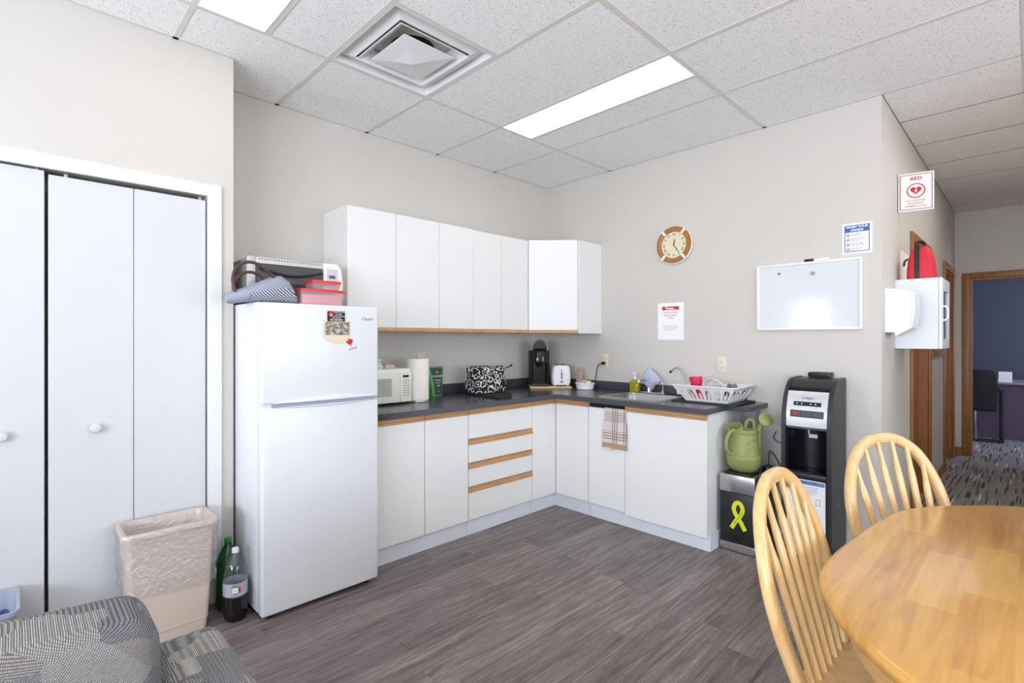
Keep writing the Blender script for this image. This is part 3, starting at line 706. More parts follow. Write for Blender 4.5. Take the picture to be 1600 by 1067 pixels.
def maple(s):
    half = [(0, 1), (.10, .80), (.22, .86), (.17, .52), (.36, .72), (.42, .62), (.66, .66), (.56, .42), (.64, .34), (.30, .04), (.36, -.10), (.05, -.06), (.06, -.45)]
    return [(x*s, y*s) for x, y in half]+[(-x*s, y*s) for x, y in reversed(half[1:])]
o = thing('leaf_magnet', 'red maple leaf magnet reading Canada on the freezer door', 'magnet', (FRX+.001, -2.42, 1.262))
fmL = frame_mat((FRX+.0015, -2.432, 1.288), Vector((0, .94, .34)), Vector((0, -.34, .94)))
MB().mesh(plate([maple(.029)], .003), fmL).build('maple_leaf', INKR, o, smooth=False)
box('name_plate', PAPER, o, FRX+.0012, FRX+.0022, -2.45, -2.386, 1.258, 1.270).data.transform(Matrix.Identity(4))
lettering([('Canada', .017, 0, 0, .3)], (FRX+.0022, -2.418, 1.264), Vector((0, .95, .2)), Vector((0, -.2, .95)), INKB, o)

# ---- on top of the refrigerator
FT = FZ
ov = thing('toaster_oven', 'silver and white toaster oven on top of the refrigerator', 'toaster oven', (.27, -2.59, FT))
SILV = M('silver_paint', (196, 194, 188), .35, metal=.3)
OY0, OY1, OX0, OX1, OZ0, OZ1 = -2.842, -2.335, .12, .45, FT+.016, 1.735
box('body', M('grey_steel_case', (150, 148, 142), .4, metal=.5), ov, OX0, OX1-.02, OY0+.006, OY1-.095, OZ0, OZ1-.006, .006, 2)
mb = MB(); mb.box(OX1-.02, OX1, OY0, OY0+.04, OZ0, OZ1, .005, 2).box(OX1-.02, OX1-.004, OY0+.04, OY1-.10, OZ1-.034, OZ1-.002, .002, 1).box(OX1-.02, OX1-.004, OY0+.04, OY1-.10, OZ0, OZ0+.025, .002, 1); mb.build('front_frame', SILV, ov)
mb = MB()
for i in range(24): mb.box(OX1-.0045, OX1-.0032, OY0+.055+i*.0145, OY0+.0605+i*.0145, OZ1-.014, OZ1-.009)
mb.build('vent_slots', DARK, ov, smooth=False)
gd = box('glass_door', M('smoked_glass', (74, 74, 74), .15), ov, OX1-.018, OX1-.006, OY0+.042, OY1-.102, OZ0+.026, OZ1-.036)
MB().tube([(OX1+.010, OY0+.06+(OY1-OY0-.18)*t/14, OZ1-.060-.030*math.sin(PI*t/14)) for t in range(15)], (.007, .010), 10, ref=(1, 0, 0)).build('door_handle', M('handle_black', (48, 42, 40), .3), gd)
pl = [(OY1-.105, OZ0), (OY1-.012, OZ0), (OY1+.006, OZ0+.06), (OY1+.010, OZ0+.12), (OY1-.002, OZ1-.03), (OY1-.025, OZ1), (OY1-.105, OZ1)]
cp = MB().prism(pl, OX0+.02, OX1+.004, 'x').build('control_panel', M('warm_white_plastic', (234, 232, 224), .4), ov, smooth=False)
box('face_plate', M('grey_panel', (200, 204, 206), .4), cp, OX1+.004, OX1+.0055, OY1-.088, OY1-.022, OZ0+.05, OZ1-.03)
box('display', M('lcd_grey', (88, 88, 84), .3), cp, OX1+.0055, OX1+.0065, OY1-.075, OY1-.037, OZ1-.083, OZ1-.066)
for yy in (OY0+.04, OY1-.05):
    for xx in (OX0+.05, OX1-.05): MB().cyl((xx, yy, FT+.001), .012, .016, n=12).build('foot', BLACKP, ov)
# striped purse
pu = thing('purse', 'blue and white striped fabric purse with brown handles atop the refrigerator', 'purse', (.60, -2.80, FT))
STR = stripes('navy_stripes', (70, 74, 92), (200, 202, 208), 36., 'DIAGONAL', thresh=.45)
TEXT_B = M('blue_grey_fabric', (150, 156, 170), .85, var=.12, vscale=250, bump=.3, bscale=600)
secs = [(-2.985, 1.502, .030, .020), (-2.960, 1.506, .055, .030), (-2.90, 1.522, .075, .036), (-2.84, 1.538, .082, .050), (-2.78, 1.552, .085, .064), (-2.745, 1.556, .082, .068), (-2.71, 1.545, .075, .058), (-2.685, 1.525, .06, .038), (-2.668, 1.51, .035, .022)]
def sect(y, zc, hx, hz, n=20, zmin=None):
    out = []
    for i in range(n):
        a = 2*PI*i/n; z = zc+hz*math.copysign(abs(math.sin(a))**.8, math.sin(a))
        if y > FY0-.02: z = max(z, FT+.002)
        out.append((.60+hx*math.copysign(abs(math.cos(a))**.8, math.cos(a)), y, z))
    return out
MB().rings([sect(*s) for s in secs]).build('bag_body', TEXT_B, pu)
pan = MB().rings([[(.60+(s[2]+.010)*math.cos(a)**.8, s[0]+.002, max(FT+.0025, s[1]-.002+(s[3]+.002)*math.sin(a)*(.9 if a > 0 else 1))) for a in [x*.2-.9 for x in range(6)]] for s in secs[2:]], closed=False, cap0=False, cap1=False)
pan.build('striped_panel', STR, pu)
mb = MB()
BRN = M('brown_leather', (74, 44, 42), .45)
for dx, pts in ((.045, [(-2.958, 1.530), (-2.968, 1.59), (-2.950, 1.645), (-2.905, 1.672), (-2.85, 1.664), (-2.80, 1.625), (-2.775, 1.602)]), (-.02, [(-2.945, 1.532), (-2.945, 1.575), (-2.915, 1.618), (-2.875, 1.634), (-2.835, 1.625), (-2.80, 1.60)])):
    MB().tube(crom([(.60+dx, y, z) for y, z in pts], 6), .0075, 8).build('handle', BRN, pu)
# red-lidded tubs
REDL = M('red_lid_plastic', (226, 34, 40), .3); CLR = clearmat('clear_tub', (246, 222, 224), .32, .12, .3, (240, 226, 226))
def tub(label, x0, x1, y0, y1, z0, z1, content, rz=0):
    t = thing('food_container', label, 'container', ((x0+x1)/2, (y0+y1)/2, z0), group='red-lidded food containers')
    cx, cy, hx, hy = (x0+x1)/2, (y0+y1)/2, (x1-x0)/2, (y1-y0)/2
    MB().rrect([(cx, cy, hx-.012, hy-.012, .015, z0), (cx, cy, hx-.003, hy-.003, .018, z1-.012)]).build('tub', CLR, t)
    MB().rrect([(cx, cy, hx, hy, .02, z1-.014), (cx, cy, hx, hy, .02, z1-.003), (cx, cy, hx-.006, hy-.006, .016, z1), (cx, cy, hx-.012, hy-.012, .014, z1-.003)]).build('lid', REDL, t)
    if content: MB().rrect([(cx, cy, hx-.016, hy-.016, .012, z0+.004), (cx, cy, hx-.014, hy-.014, .012, z0+content)]).build('contents', M('pink_food', (232, 150, 158), .7, var=.15, vscale=60), t)
tub('large clear food container with red lid on the refrigerator', .505, .675, -2.662, -2.415, FT+.0012, 1.566, .05)
tub('small clear food container with red lid stacked on the larger one', .53, .66, -2.592, -2.432, 1.567, 1.614, 0)

# ================================================================== COUNTER ITEMS, LEFT RUN
mwv = thing('microwave', 'white microwave oven on the worktop beside the refrigerator', 'microwave', (.2, -2.0, CZ))
MWH = M('microwave_white', (232, 230, 220), .4)
MX, MY0, MY1, MZ0, MZ1 = .335, -2.20, -1.772, CZ+.012, CZ+.232
box('case', MWH, mwv, .05, MX-.016, MY0, MY1, MZ0, MZ1, .006, 2)
d = box('door', MWH, mwv, MX-.016, MX, MY0, MY1-.088, MZ0+.002, MZ1-.022, .004, 2)
box('window', M('microwave_window', (178, 178, 168), .25), d, MX-.001, MX+.0015, MY0+.05, MY1-.155, MZ0+.045, MZ1-.06)
cp = box('control_panel', MWH, mwv, MX-.016, MX, MY1-.087, MY1-.001, MZ0+.002, MZ1-.022, .003, 2)
box('display', M('dark_lcd', (40, 44, 30), .25), cp, MX, MX+.001, MY1-.070, MY1-.024, MZ1-.058, MZ1-.042)
kb = M('key_print', (150, 150, 142), .5)
for r in range(7):
    for q in range(3):
        box('key', kb, cp, MX, MX+.0008, MY1-.066+q*.018, MY1-.054+q*.018, MZ1-.082-r*.016, MZ1-.075-r*.016, smooth=False)
for yy in (MY0+.04, MY1-.04):
    for xx in (.09, MX-.04): MB().cyl((xx, yy, CZ+.0003), .012, .0127, n=12).build('foot', BLACKP, mwv)
MT = MZ1
o = MB().rings([[(.235+.042*math.cos(a)*r*(1+.25*math.sin(3*a+zz*40)), -1.975+.042*math.sin(a)*r*(1+.2*math.cos(4*a+zz*30)), MT+zz) for a in [2*PI*i/16 for i in range(16)]] for r, zz in ((.9, .0), (1.0, .012), (.7, .03), (.45, .042), (.65, .052), (.6, .062))]).build('crumpled_bag', M('mint_plastic', (206, 224, 212), .5), None)
tag(o, 'crumpled pale mint bag on top of the microwave', 'bag')
for q, (lab, dz) in enumerate((('lower flat pink packet stacked on the microwave', 0), ('upper flat pink packet stacked on the microwave', .0125))):
    o = MB().box(.16+.01*q, .255-.005*q, -1.926+.006*q, -1.845-.006*q, MT+dz+.0002, MT+dz+.0117, .004, 2).build('flat_packet', M('pink_packet', (222, 190, 180), .6), None)
    tag(o, lab, 'packet', 'pink packets on the microwave')
# paper towel roll on holder
o = thing('paper_towel_roll', 'white paper towel roll standing beside the microwave', 'paper towel', (.26, -1.672, CZ))
MB().lathe([(.083, CZ+.0003), (.085, CZ+.004), (.083, CZ+.010), (.01, CZ+.011)], (.26, -1.672, 0), 32).build('holder_base', CHROME, o)
MB().lathe([(.021, CZ+.0125), (.077, CZ+.0125), (.078, CZ+.02), (.078, CZ+.288), (.076, CZ+.2925), (.021, CZ+.2925)], (.26, -1.672, 0), 40, cap0=False, cap1=False).build('paper', M('towel_paper', (240, 236, 226), .95, bump=.15, bscale=250), o)
MB().lathe([(.0195, CZ+.0125), (.0195, CZ+.2915)], (.26, -1.672, 0), 20, cap0=False, cap1=False).build('core', M('cardboard', (150, 126, 96), .9), o)
MB().lathe([(.005, CZ+.011), (.005, CZ+.288), (.003, CZ+.290)], (.26, -1.672, 0), 12).build('holder_rod', CHROME, o)
# green pouch
def pouch(x, yc, z0, h, w0, w1, d):
    rings = []
    for i in range(9):
        t = i/8; hw = (w0+(w1-w0)*t)/2; dp = d*(1-t)**.8*.5+.0012
        if i == 0: dp = d*.42
        rings.append([(x+dp*math.sin(a)*abs(math.sin(a))**.2, yc+hw*math.copysign(abs(math.cos(a))**.7, math.cos(a)), z0+h*t) for a in [2*PI*k/20 for k in range(20)]])
    return MB().rings(rings)
o = thing('coffee_pouch', 'tall green and black stand-up pouch leaning near the backsplash', 'pouch', (.085, -1.385, CZ))
pouch(.085, -1.385, CZ+.0005, .218, .115, .140, .07).build('bag', M('green_foil', (72, 156, 70), .35, var=.1, vscale=25), o)
ring = []
for i in range(9):
    t = i/8; hw = .030+.012*t if t < .7 else .03+.012*t+.045*(t-.7); dp = .07*(1-t)**.8*.5+.0055
    if i == 0: dp = .036
    ring.append([(.085+dp-.0035*(abs(k-2)/2)**2*(1-t), -1.385+hw*(k-2)/2, CZ+.012+.196*t) for k in range(5)])
MB().rings(ring, closed=False, cap0=False, cap1=False).build('label_panel', M('slate_print', (58, 62, 70), .4), o)
sl = Vector((-.033, 0, .215)).normalized()
MB().lathe([(.011, 0), (.011, .001)], (.1005, -1.385, CZ+.178), 18, 'x').build('emblem', M('gold_print', (196, 160, 70), .4), o, smooth=False)
lettering([('Schreefer', .026, .0, .146, .2), ('ORGANIC', .013, 0, .114), ('DARK ROAST', .009, 0, .095), ('coffee', .015, 0, .075), ('340 g', .008, 0, .03)], (.1285, -1.385, CZ+.005), Y_, Vector((-.165, 0, 1)), PAPER, o)
# paisley lunch bag
lb = thing('lunch_bag', 'black and white paisley lunch bag on the worktop', 'bag', (.26, -1.03, CZ))
PAIS = paisley(); BLK = M('black_fabric', (20, 20, 22), .8)
LC = (.255, -1.03)
def lsec(hx, hy, z, r=.035, wob=0.): return [(LC[0]+x*hx, LC[1]+y*hy*.9, z+wob*math.sin(7*math.atan2(y, x)+1)) for x, y in rr(0, 0, 1, 1, .35, 4)]
MB().rings([lsec(.085, .155, CZ+.001), lsec(.090, .163, CZ+.02)]).build('base', BLK, lb)
MB().rings([lsec(.090, .163, CZ+.0205), lsec(.097, .168, CZ+.06), lsec(.098, .166, CZ+.10), lsec(.088, .156, CZ+.14), lsec(.080, .152, CZ+.15)]).build('body', PAIS, lb)
MB().rings([lsec(.079, .151, CZ+.151), lsec(.084, .156, CZ+.17), lsec(.086, .160, CZ+.205, wob=.004), lsec(.070, .15, CZ+.213, wob=.006)]).build('rolled_top', PAIS, lb)
MB().tube(crom([(.335, -.90, CZ+.20), (.34, -.87, CZ+.206), (.335, -.84, CZ+.212), (.325, -.815, CZ+.222)], 5), (.010, .003), 8).build('strap', BLK, lb)
MB().rings([[(x, y, CZ+z) for x, y in ((.352, -1.17), (.60, -1.215), (.632, -1.125), (.41, -.90), (.352, -.88))] for z in (.0006, .012)]).build('front_flap', BLK, lb, smooth=False)

# ================================================================== CORNER ITEMS
bd = MB().box(-.18, .18, -.12, .12, 0, .018, .005, 2).build('cutting_board', BAMBOO, None, origin=(0, 0, 0)); bd.location = (.24, -.25, CZ+.0003)
def rot_about(o, ang): o.rotation_euler = (0, 0, ang)
rot_about(bd, math.radians(46.7)); tag(bd, 'bamboo board under the coffee maker and toaster', 'board')
BT = CZ+.0187
km = thing('coffee_maker', 'black single-serve coffee maker in the worktop corner', 'coffee maker', (.175, -.315, BT), rz=math.radians(46.7))
def L(mb, nm, mt, par=km): return mb.build(nm, mt, par, local=True)
# local frame: -y faces the room, x across
box('base', BLACKP, km, -.078, .078, -.115, .10, 0, .026, .008, 3, local=True)
box('drip_tray', BLACKG, km, -.058, .058, -.108, -.02, .026, .032, .002, 1, local=True)
MB().prism([(-.088, -.02), (-.088, .11), (.088, .11), (.088, -.02), (.066, -.045), (.055, .0), (-.055, .0), (-.066, -.045)], .026, .305).build('tower', BLACKP, km, local=True, smooth=False)
box('brew_cavity', BLACKG, km, -.055, .055, -.006, .002, .032, .2, .002, 1, local=True)
MB().rrect([(0, -.03, .062, .07, .045, .205), (0, -.03, .064, .075, .05, .30), (0, -.02, .060, .07, .05, .325)]).build('brew_head', BLACKG, km, local=True)
MB().lathe([(.062, -.060), (.062, .05)], (0, 0, .33), 28, 'y').build('lid', BLACKP, km, local=True)
MB().tube([(.068*math.cos(a), -.055-.012*math.sin(a), .318+.082*math.sin(a)) for a in [PI*i/16 for i in range(17)]], (.008, .013), 10, ref=(0, 1, 0)).build('lid_handle', M('silver_plastic', (196, 198, 202), .25, metal=.6), km, local=True)
MB().cyl((0, -.035, .165), .022, .04, n=18, r2=.03).build('spout', BLACKG, km, local=True)
ts = thing('toaster', 'white two-slice toaster on the bamboo board', 'toaster', (.300, -.180, BT), rz=math.radians(46.7))
TW = M('toaster_white', (236, 236, 234), .3)
MB().rings([[(x, y, z) for x, y in rr(0, 0, hx, .115, .03, 4)] for hx, z in ((.074, .012), (.080, .03), (.082, .09), (.078, .14), (.072, .168), (.056, .18))]).build('shell', TW, ts, local=True)
mb = MB()
for xx in (-.028, .028): mb.box(xx-.011, xx+.011, -.09, .09, .178, .1808)
mb.build('bread_slots', DARK, ts, local=True, smooth=False)
box('lever_track', DARK, ts, -.004, .004, -.1162, -.114, .065, .145, local=True); box('lever', WHITEP, ts, -.020, .020, -.131, -.115, .122, .133, .003, 2, local=True)
MB().lathe([(.014, 0), (.013, -.010), (.011, -.012)], (0, -.115, .042), 18, 'y').build('dial', CHROME, ts, local=True)
for sx in (-.055, .055):
    for sy in (-.085, .085): MB().cyl((sx, sy, .0002), .010, .0128, n=10).build('foot', CREAMP, ts, local=True)
cu_ = thing('stir_stick_cup', 'clear cup full of wooden stir sticks behind the white ramekin', 'cup', (.452, -.098, CZ))
MB().lathe([(.028, CZ+.001), (.031, CZ+.05), (.038, CZ+.135), (.0365, CZ+.135), (.029, CZ+.05), (.026, CZ+.004)], (.452, -.098, 0), 24).build('cup', clearmat('clear_cup', (250, 246, 242), .12, .05), cu_)
for q in range(14):
    a = q*2.4; r0 = .02*math.sqrt((q+.5)/14); x0, y0 = .452+r0*math.cos(a), -.098+r0*math.sin(a)
    x1, y1 = .452+r0*1.45*math.cos(a), -.098+r0*1.45*math.sin(a)
    MB().tube([(x0, y0, CZ+.005), (x1, y1, CZ+.178+.014*math.sin(q*1.7))], (.0042, .0018), 6).build('stir_stick', M('birch_stick' if q % 3 else 'pink_straw', (222, 190, 160) if q % 3 else (222, 176, 168), .7), cu_)
rm = thing('ramekin', 'white ramekin filled with packets beside the stir sticks', 'bowl', (.556, -.158, CZ))
MB().lathe([(.066, CZ+.0005), (.072, CZ+.006), (.077, CZ+.042), (.083, CZ+.046), (.083, CZ+.056), (.074, CZ+.056), (.068, CZ+.01), (.01, CZ+.009)], (.556, -.158, 0), 36).build('dish', M('ceramic_white', (240, 241, 244), .2), rm)
for q in range(6):
    a = q*1.1; bx = MB().box(-.022, .022, -.014, .014, -.003, .003, .002, 1)
    R = Matrix.Rotation(a, 4, 'Z') @ Matrix.Rotation(.6+.2*q, 4, 'X'); T = Matrix.Translation((.556+.03*math.cos(a*2), -.158+.03*math.sin(a*2), CZ+.052+.003*q)) @ R
    bx.map(lambda x, y, z: T @ Vector((x, y, z))).build('packet', M('packet_%d' % (q % 3), ((232, 226, 204), (214, 206, 150), (220, 220, 224))[q % 3], .6), rm)
# outlets
def outlet(label, x, z, axis='y', y=0., pw=.07, ph=.115):
    o = thing('outlet', label, 'outlet', (x, y, z-ph/2), group='ivory wall outlets')
    if axis == 'y':
        box('cover_plate', CREAMP, o, x-pw/2, x+pw/2, -.006, -.0003, z-ph/2, z+ph/2, .002, 2)
        for dz in (-.021, .021):
            r = MB().rrect([(x, z+dz, .016, .0135, .010, 0)], cap1=False); r.bm.free()
            f = MB().rings([[(a, yy, b) for a, b in rr(x, z+dz, .0165, .014, .010, 4)] for yy in (-.006, -.0075)]).build('receptacle', CREAMP, o)
            mb = MB(); mb.box(x-.007, x-.005, -.0078, -.0074, z+dz-.001, z+dz+.006).box(x+.005, x+.007, -.0078, -.0074, z+dz-.001, z+dz+.006).cyl((x, -.0078, z+dz-.007), .0022, .0004, 'y', 10); mb.build('slots', DARK, f, smooth=False)
    else:
        box('cover_plate', CREAMP, o, .0003, .006, y-pw/2, y+pw/2, z-ph/2, z+ph/2, .002, 2)
        for dz in (-.021, .021): MB().rings([[(xx, a, b) for a, b in rr(y, z+dz, .0165, .014, .010, 4)] for xx in (.006, .0075)]).build('receptacle', CREAMP, o)
    return o
outlet('ivory wall outlet above the dish rack', 1.636, 1.128); outlet('ivory wall outlet with a black plug above the ramekin', .646, 1.126)
outlet('ivory wall outlet half hidden behind the paper towel roll', 0, 1.155, 'x', y=-1.46)
pc = thing('power_cable', 'black appliance cord plugged into the outlet above the ramekin', 'cable', (.60, -.05, CZ))
MB().rrect([(.646, 1.105, .015, .012, .006, 0)], cap1=False).bm.free()
box('plug', BLACKP, pc, .632, .660, -.034, -.0082, 1.092, 1.118, .004, 2)
MB().tube(crom([(.646, -.034, 1.103), (.632, -.052, 1.100), (.612, -.060, 1.07), (.598, -.062, 1.0), (.585, -.06, .93), (.578, -.055, CZ+.006), (.52, -.045, CZ+.0052), (.45, -.04, CZ+.0052), (.36, -.05, CZ+.0052)], 6), .0042, 8).build('cable', BLACKP, pc)

# ================================================================== SINK
sk = thing('kitchen_sink', 'single stainless steel sink let into the worktop', 'sink', ((SKX0+SKX1)/2, (SKY0+SKY1)/2, .72))
scx, scy, shx, shy = (SKX0+SKX1)/2, (SKY0+SKY1)/2, (SKX1-SKX0)/2, (SKY1-SKY0)/2
mb = MB(); mb.rrect([(scx, scy+.022, shx+.025, shy+.045, .05, CZ+.0006), (scx, scy+.022, shx+.022, shy+.042, .05, CZ+.004), (scx, scy, shx-.006, shy-.006, .06, CZ+.004), (scx, scy, shx-.014, shy-.014, .06, CZ-.01), (scx, scy, shx-.03, shy-.03, .06, CZ-.14), (scx, scy, shx-.06, shy-.06, .05, CZ-.155), (scx, scy, .02, .02, .015, CZ-.158)], 6, cap0=False)
mb.build('basin', STEEL, sk)
MB().lathe([(.036, CZ-.157), (.034, CZ-.155), (.012, CZ-.1565)], (scx, scy, 0), 24).build('drain', CHROME, sk)
DZ = CZ+.0042
fc = thing('sink_faucet', 'chrome faucet draped with a pale blue cloth at the sink', 'faucet', (1.135, -.085, DZ))
MB().box(1.045, 1.245, -.105, -.062, DZ, DZ+.012, .005, 3).build('deck_plate', CHROME, fc)
MB().lathe([(.020, DZ+.012), (.018, DZ+.04), (.015, DZ+.06), (.015, DZ+.10), (.02, DZ+.104), (.02, DZ+.135), (.010, DZ+.15)], (1.112, -.083, 0), 20).build('body', CHROME, fc)
MB().tube(crom([(1.112, -.083, DZ+.06), (1.112, -.13, DZ+.10), (1.113, -.2, DZ+.118), (1.114, -.235, DZ+.112), (1.114, -.245, DZ+.09)], 6), .0105, 12).build('spout', CHROME, fc)
MB().tube([(1.112, -.083, DZ+.148), (1.110, -.088, DZ+.165), (1.108, -.092, DZ+.188)], .005, 8).build('lever', CHROME, fc)
sp_ = thing('sprayer_tap', 'small chrome bent tap right of the cloth at the sink', 'tap', (1.228, -.083, DZ+.0122))
Sz = DZ+.0122
MB().lathe([(.017, Sz), (.017, Sz+.010), (.007, Sz+.014), (.007, Sz+.055)], (1.228, -.083, 0), 16).build('base', CHROME, sp_)
MB().tube(crom([(1.228, -.083, Sz+.05), (1.224, -.086, Sz+.072), (1.208, -.080, Sz+.092), (1.193, -.078, Sz+.104), (1.182, -.077, Sz+.110)], 5), .0075, 10).build('neck', CHROME, sp_)
gk = thing('filter_tap', 'tall slender gooseneck filter tap behind the dish rack', 'tap', (1.425, -.075, DZ))
MB().lathe([(.02, DZ), (.018, DZ+.012), (.008, DZ+.02), (.008, DZ+.04)], (1.425, -.075, 0), 16).build('base', CHROME, gk)
MB().tube(crom([(1.425, -.075, DZ+.03), (1.418, -.072, DZ+.09), (1.395, -.068, DZ+.135), (1.365, -.066, DZ+.185), (1.342, -.065, DZ+.205), (1.322, -.066, DZ+.206), (1.302, -.068, DZ+.193), (1.285, -.070, DZ+.175)], 6), .0055, 10).build('neck', STEEL, gk)
MB().tube([(1.289, -.0695, DZ+.180), (1.279, -.071, DZ+.168)], .0085, 10).build('nozzle', BLACKP, gk)
# cloth over the faucet
def cloth():
    rings = []
    prof = [(0, .012), (.08, .020), (.2, .034), (.35, .050), (.5, .062), (.62, .066), (.72, .058), (.82, .044), (.92, .028), (1, .012)]
    for t, w in prof:
        z = DZ+.200-.165*t; ring = []
        for k in range(36):
            a = 2*PI*k/36; f = 1+(.20*math.sin(5*a+.6)+.10*math.sin(9*a))*min(1, t*1.6)
            ring.append((1.116+.022*t+w*f*math.cos(a), -.100+min(.5*w, .028)*f*math.sin(a), z+.014*math.cos(2*a)*t+.008*math.sin(5*a)*t))
        rings.append(ring)
    return MB().rings(rings, True, True, True)
o = cloth().build('dish_cloth', M('pale_blue_cloth', (178, 188, 208), .95, var=.12, vscale=150, bump=.3, bscale=500), None); tag(o, 'pale blue dish cloth draped over the sink faucet', 'cloth')
# soap bottle
sb = thing('soap_bottle', 'amber green liquid soap pump bottle behind the sink', 'soap bottle', (.992, -.09, DZ))
SB0 = DZ+.0122 if False else DZ
MB().rrect([(.992, -.090, .038, .024, .018, SB0+.0004), (.992, -.090, .043, .027, .02, SB0+.008), (.992, -.090, .043, .027, .02, SB0+.075), (.992, -.090, .034, .022, .018, SB0+.094), (.992, -.090, .014, .014, .013, SB0+.102)]).build('bottle', M('amber_soap', (152, 142, 26), .08, coat=.5, var=.15, vscale=30), sb)
MB().lathe([(.015, SB0+.102), (.015, SB0+.118), (.006, SB0+.122), (.006, SB0+.142), (.011, SB0+.144), (.011, SB0+.154)], (.992, -.090, 0), 16).build('pump', WHITEP, sb)
MB().tube([(.992, -.090, SB0+.149), (.992, -.123, SB0+.149), (.992, -.129, SB0+.143)], .005, 8).build('nozzle', WHITEP, sb)

# ---- small shelf at the worktop's end, mat, dish rack
o = thing('end_shelf', 'small grey shelf level with the worktop end above the watering can', 'shelf', (1.88, -.17, CZ-.04))
box('shelf_board', COUNTER, o, 1.8135, 1.945, -.335, -.002, CZ-.034, CZ-.003, .002, 1)
box('bracket', STEEL, o, 1.915, 1.935, -.30, -.004, CZ-.040, CZ-.0342)
o = thing('acrylic_holder', 'clear acrylic holder on the wall below the end shelf', 'holder', (1.85, -.02, .70))
mb = MB(); mb.box(1.802, 1.806, -.085, -.003, .70, .835).box(1.894, 1.898, -.085, -.003, .70, .835).box(1.806, 1.894, -.085, -.081, .70, .835).box(1.806, 1.894, -.007, -.003, .70, .835).box(1.806, 1.894, -.081, -.007, .70, .704)
mb.build('pocket', clearmat('clear_acrylic', (250, 252, 255), .12, .05, .3), o, smooth=False)
mat_o = MB().rrect([(1.665, -.215, .215, .195, .03, CZ+.0004), (1.665, -.215, .215, .195, .03, CZ+.007)]).build('drying_mat', M('black_mat', (34, 34, 40), .7, bump=.2), None)
tag(mat_o, 'black drying mat under the white dish rack', 'mat')
RX0, RX1, RY0, RY1, RZ0, RZ1 = 1.535, 1.815, -.335, -.075, CZ+.0085, CZ+.112
TX0, TX1, TY0, TY1 = 1.462, 1.872, -.392, -.028
rk = thing('dish_rack', 'white plastic dish rack with arched slots on the black mat', 'dish rack', ((RX0+RX1)/2, (RY0+RY1)/2, RZ0))
RW = M('rack_white', (240, 241, 240), .35)
def horseshoe(u, v0, v1, w, g):
    out = []; n = 8; hv = .022
    for i in range(n+1): a = PI*i/n; out.append((u+w*math.cos(a), v1-hv+hv*math.sin(a)))
    out += [(u-w, v0), (u-g, v0)]
    for i in range(n+1): a = PI-PI*i/n; out.append((u+g*math.cos(a), v1-hv-.020+.012*math.sin(a)))
    out += [(u+g, v0), (u+w, v0)]
    return out
def rack_wall(b0, b1, t0, t1, nslot):
    """wall between bottom edge b0-b1 and top edge t0-t1 (3d), slots cut in"""
    wlen = .36
    H = .11; polys = [[(0, 0), (1, 0), (1, H), (0, H)]]
    su = [(i+.5)/nslot for i in range(nslot)]
    for u in su: polys.append([(u+(x-u)*1.0, y) for x, y in horseshoe(u, .016, .090, .33/nslot, .12/nslot)])
    me = plate(polys, .0028)
    mb = MB().mesh(me); bpy.data.meshes.remove(me)
    b0, b1, t0, t1 = map(Vector, (b0, b1, t0, t1)); nrm = (b1-b0).cross(t0-b0).normalized()
    return mb.map(lambda x, y, z: (b0+(b1-b0)*x)*(1-y/H)+(t0+(t1-t0)*x)*(y/H)+nrm*z)
B = [(RX0, RY0, RZ0), (RX1, RY0, RZ0), (RX1, RY1, RZ0), (RX0, RY1, RZ0)]; Tt = [(TX0, TY0, RZ1), (TX1, TY0, RZ1), (TX1, TY1, RZ1), (TX0, TY1, RZ1)]
for q in range(4):
    rack_wall(B[q], B[(q+1) % 4], Tt[q], Tt[(q+1) % 4], 6 if q % 2 == 0 else 4).build('basket_wall', RW, rk, smooth=False)
mb = MB(); mb.tube([Vector(p) for p in rr((TX0+TX1)/2, (TY0+TY1)/2, (TX1-TX0)/2+.004, (TY1-TY0)/2+.004, .03, 4, RZ1)], (.009, .004), 8, ref=(0, 0, 1), closed=True, power=3); mb.build('rim', RW, rk)
mb = MB()
for i in range(9): mb.box(RX0+.004, RX1-.004, RY0+.012+i*.029, RY0+.018+i*.029, RZ0, RZ0+.003)
for i in range(3): mb.box(RX0+.02+i*.11, RX0+.028+i*.11, RY0, RY1, RZ0, RZ0+.003)
mb.build('floor_grid', RW, rk, smooth=False)
for xx in (RX0+.03, RX1-.03):
    for yy in (RY0+.02, RY1-.02): MB().lathe([(.012, -.0013), (.012, .0)], (xx, yy, RZ0), 12).build('foot', RW, rk)
o = thing('cutlery_caddy', 'white cutlery caddy hanging on the end of the dish rack', 'caddy', (1.452, -.20, CZ+.03))
mb = MB(); mb.rrect([(1.440, -.20, .018, .05, .01, CZ+.034), (1.440, -.20, .024, .058, .012, RZ1-.01), (1.440, -.20, .021, .055, .011, RZ1-.01), (1.440, -.20, .015, .047, .009, CZ+.038)], 4); mb.build('cup', RW, o)
mb = MB(); mb.box(1.455, 1.470, -.235, -.225, RZ1+.0035, RZ1+.0065).box(1.455, 1.470, -.175, -.165, RZ1+.0035, RZ1+.0065).box(1.452, 1.458, -.235, -.225, RZ1-.015, RZ1+.0065).box(1.452, 1.458, -.175, -.165, RZ1-.015, RZ1+.0065); mb.build('hook', RW, o, smooth=False)
def tilted(mb, loc, ax, ang): 
    T = Matrix.Translation(Vector(loc)) @ Matrix.Rotation(ang, 4, ax); return mb.map(lambda x, y, z: T @ Vector((x, y, z)))
RB = RZ0+.0035
PINK = M('raspberry_plastic', (216, 30, 84), .3)
o = tilted(MB().lathe([(.030, .0), (.032, .003), (.043, .150), (.041, .150), (.030, .006)], n=28), (1.572, -.235, RB+.03), 'Y', -.12).build('tumbler', PINK, None); o.location.z += 0; tag(o, 'raspberry pink plastic tumbler upside down in the dish rack', 'cup')
o.location.z = RB
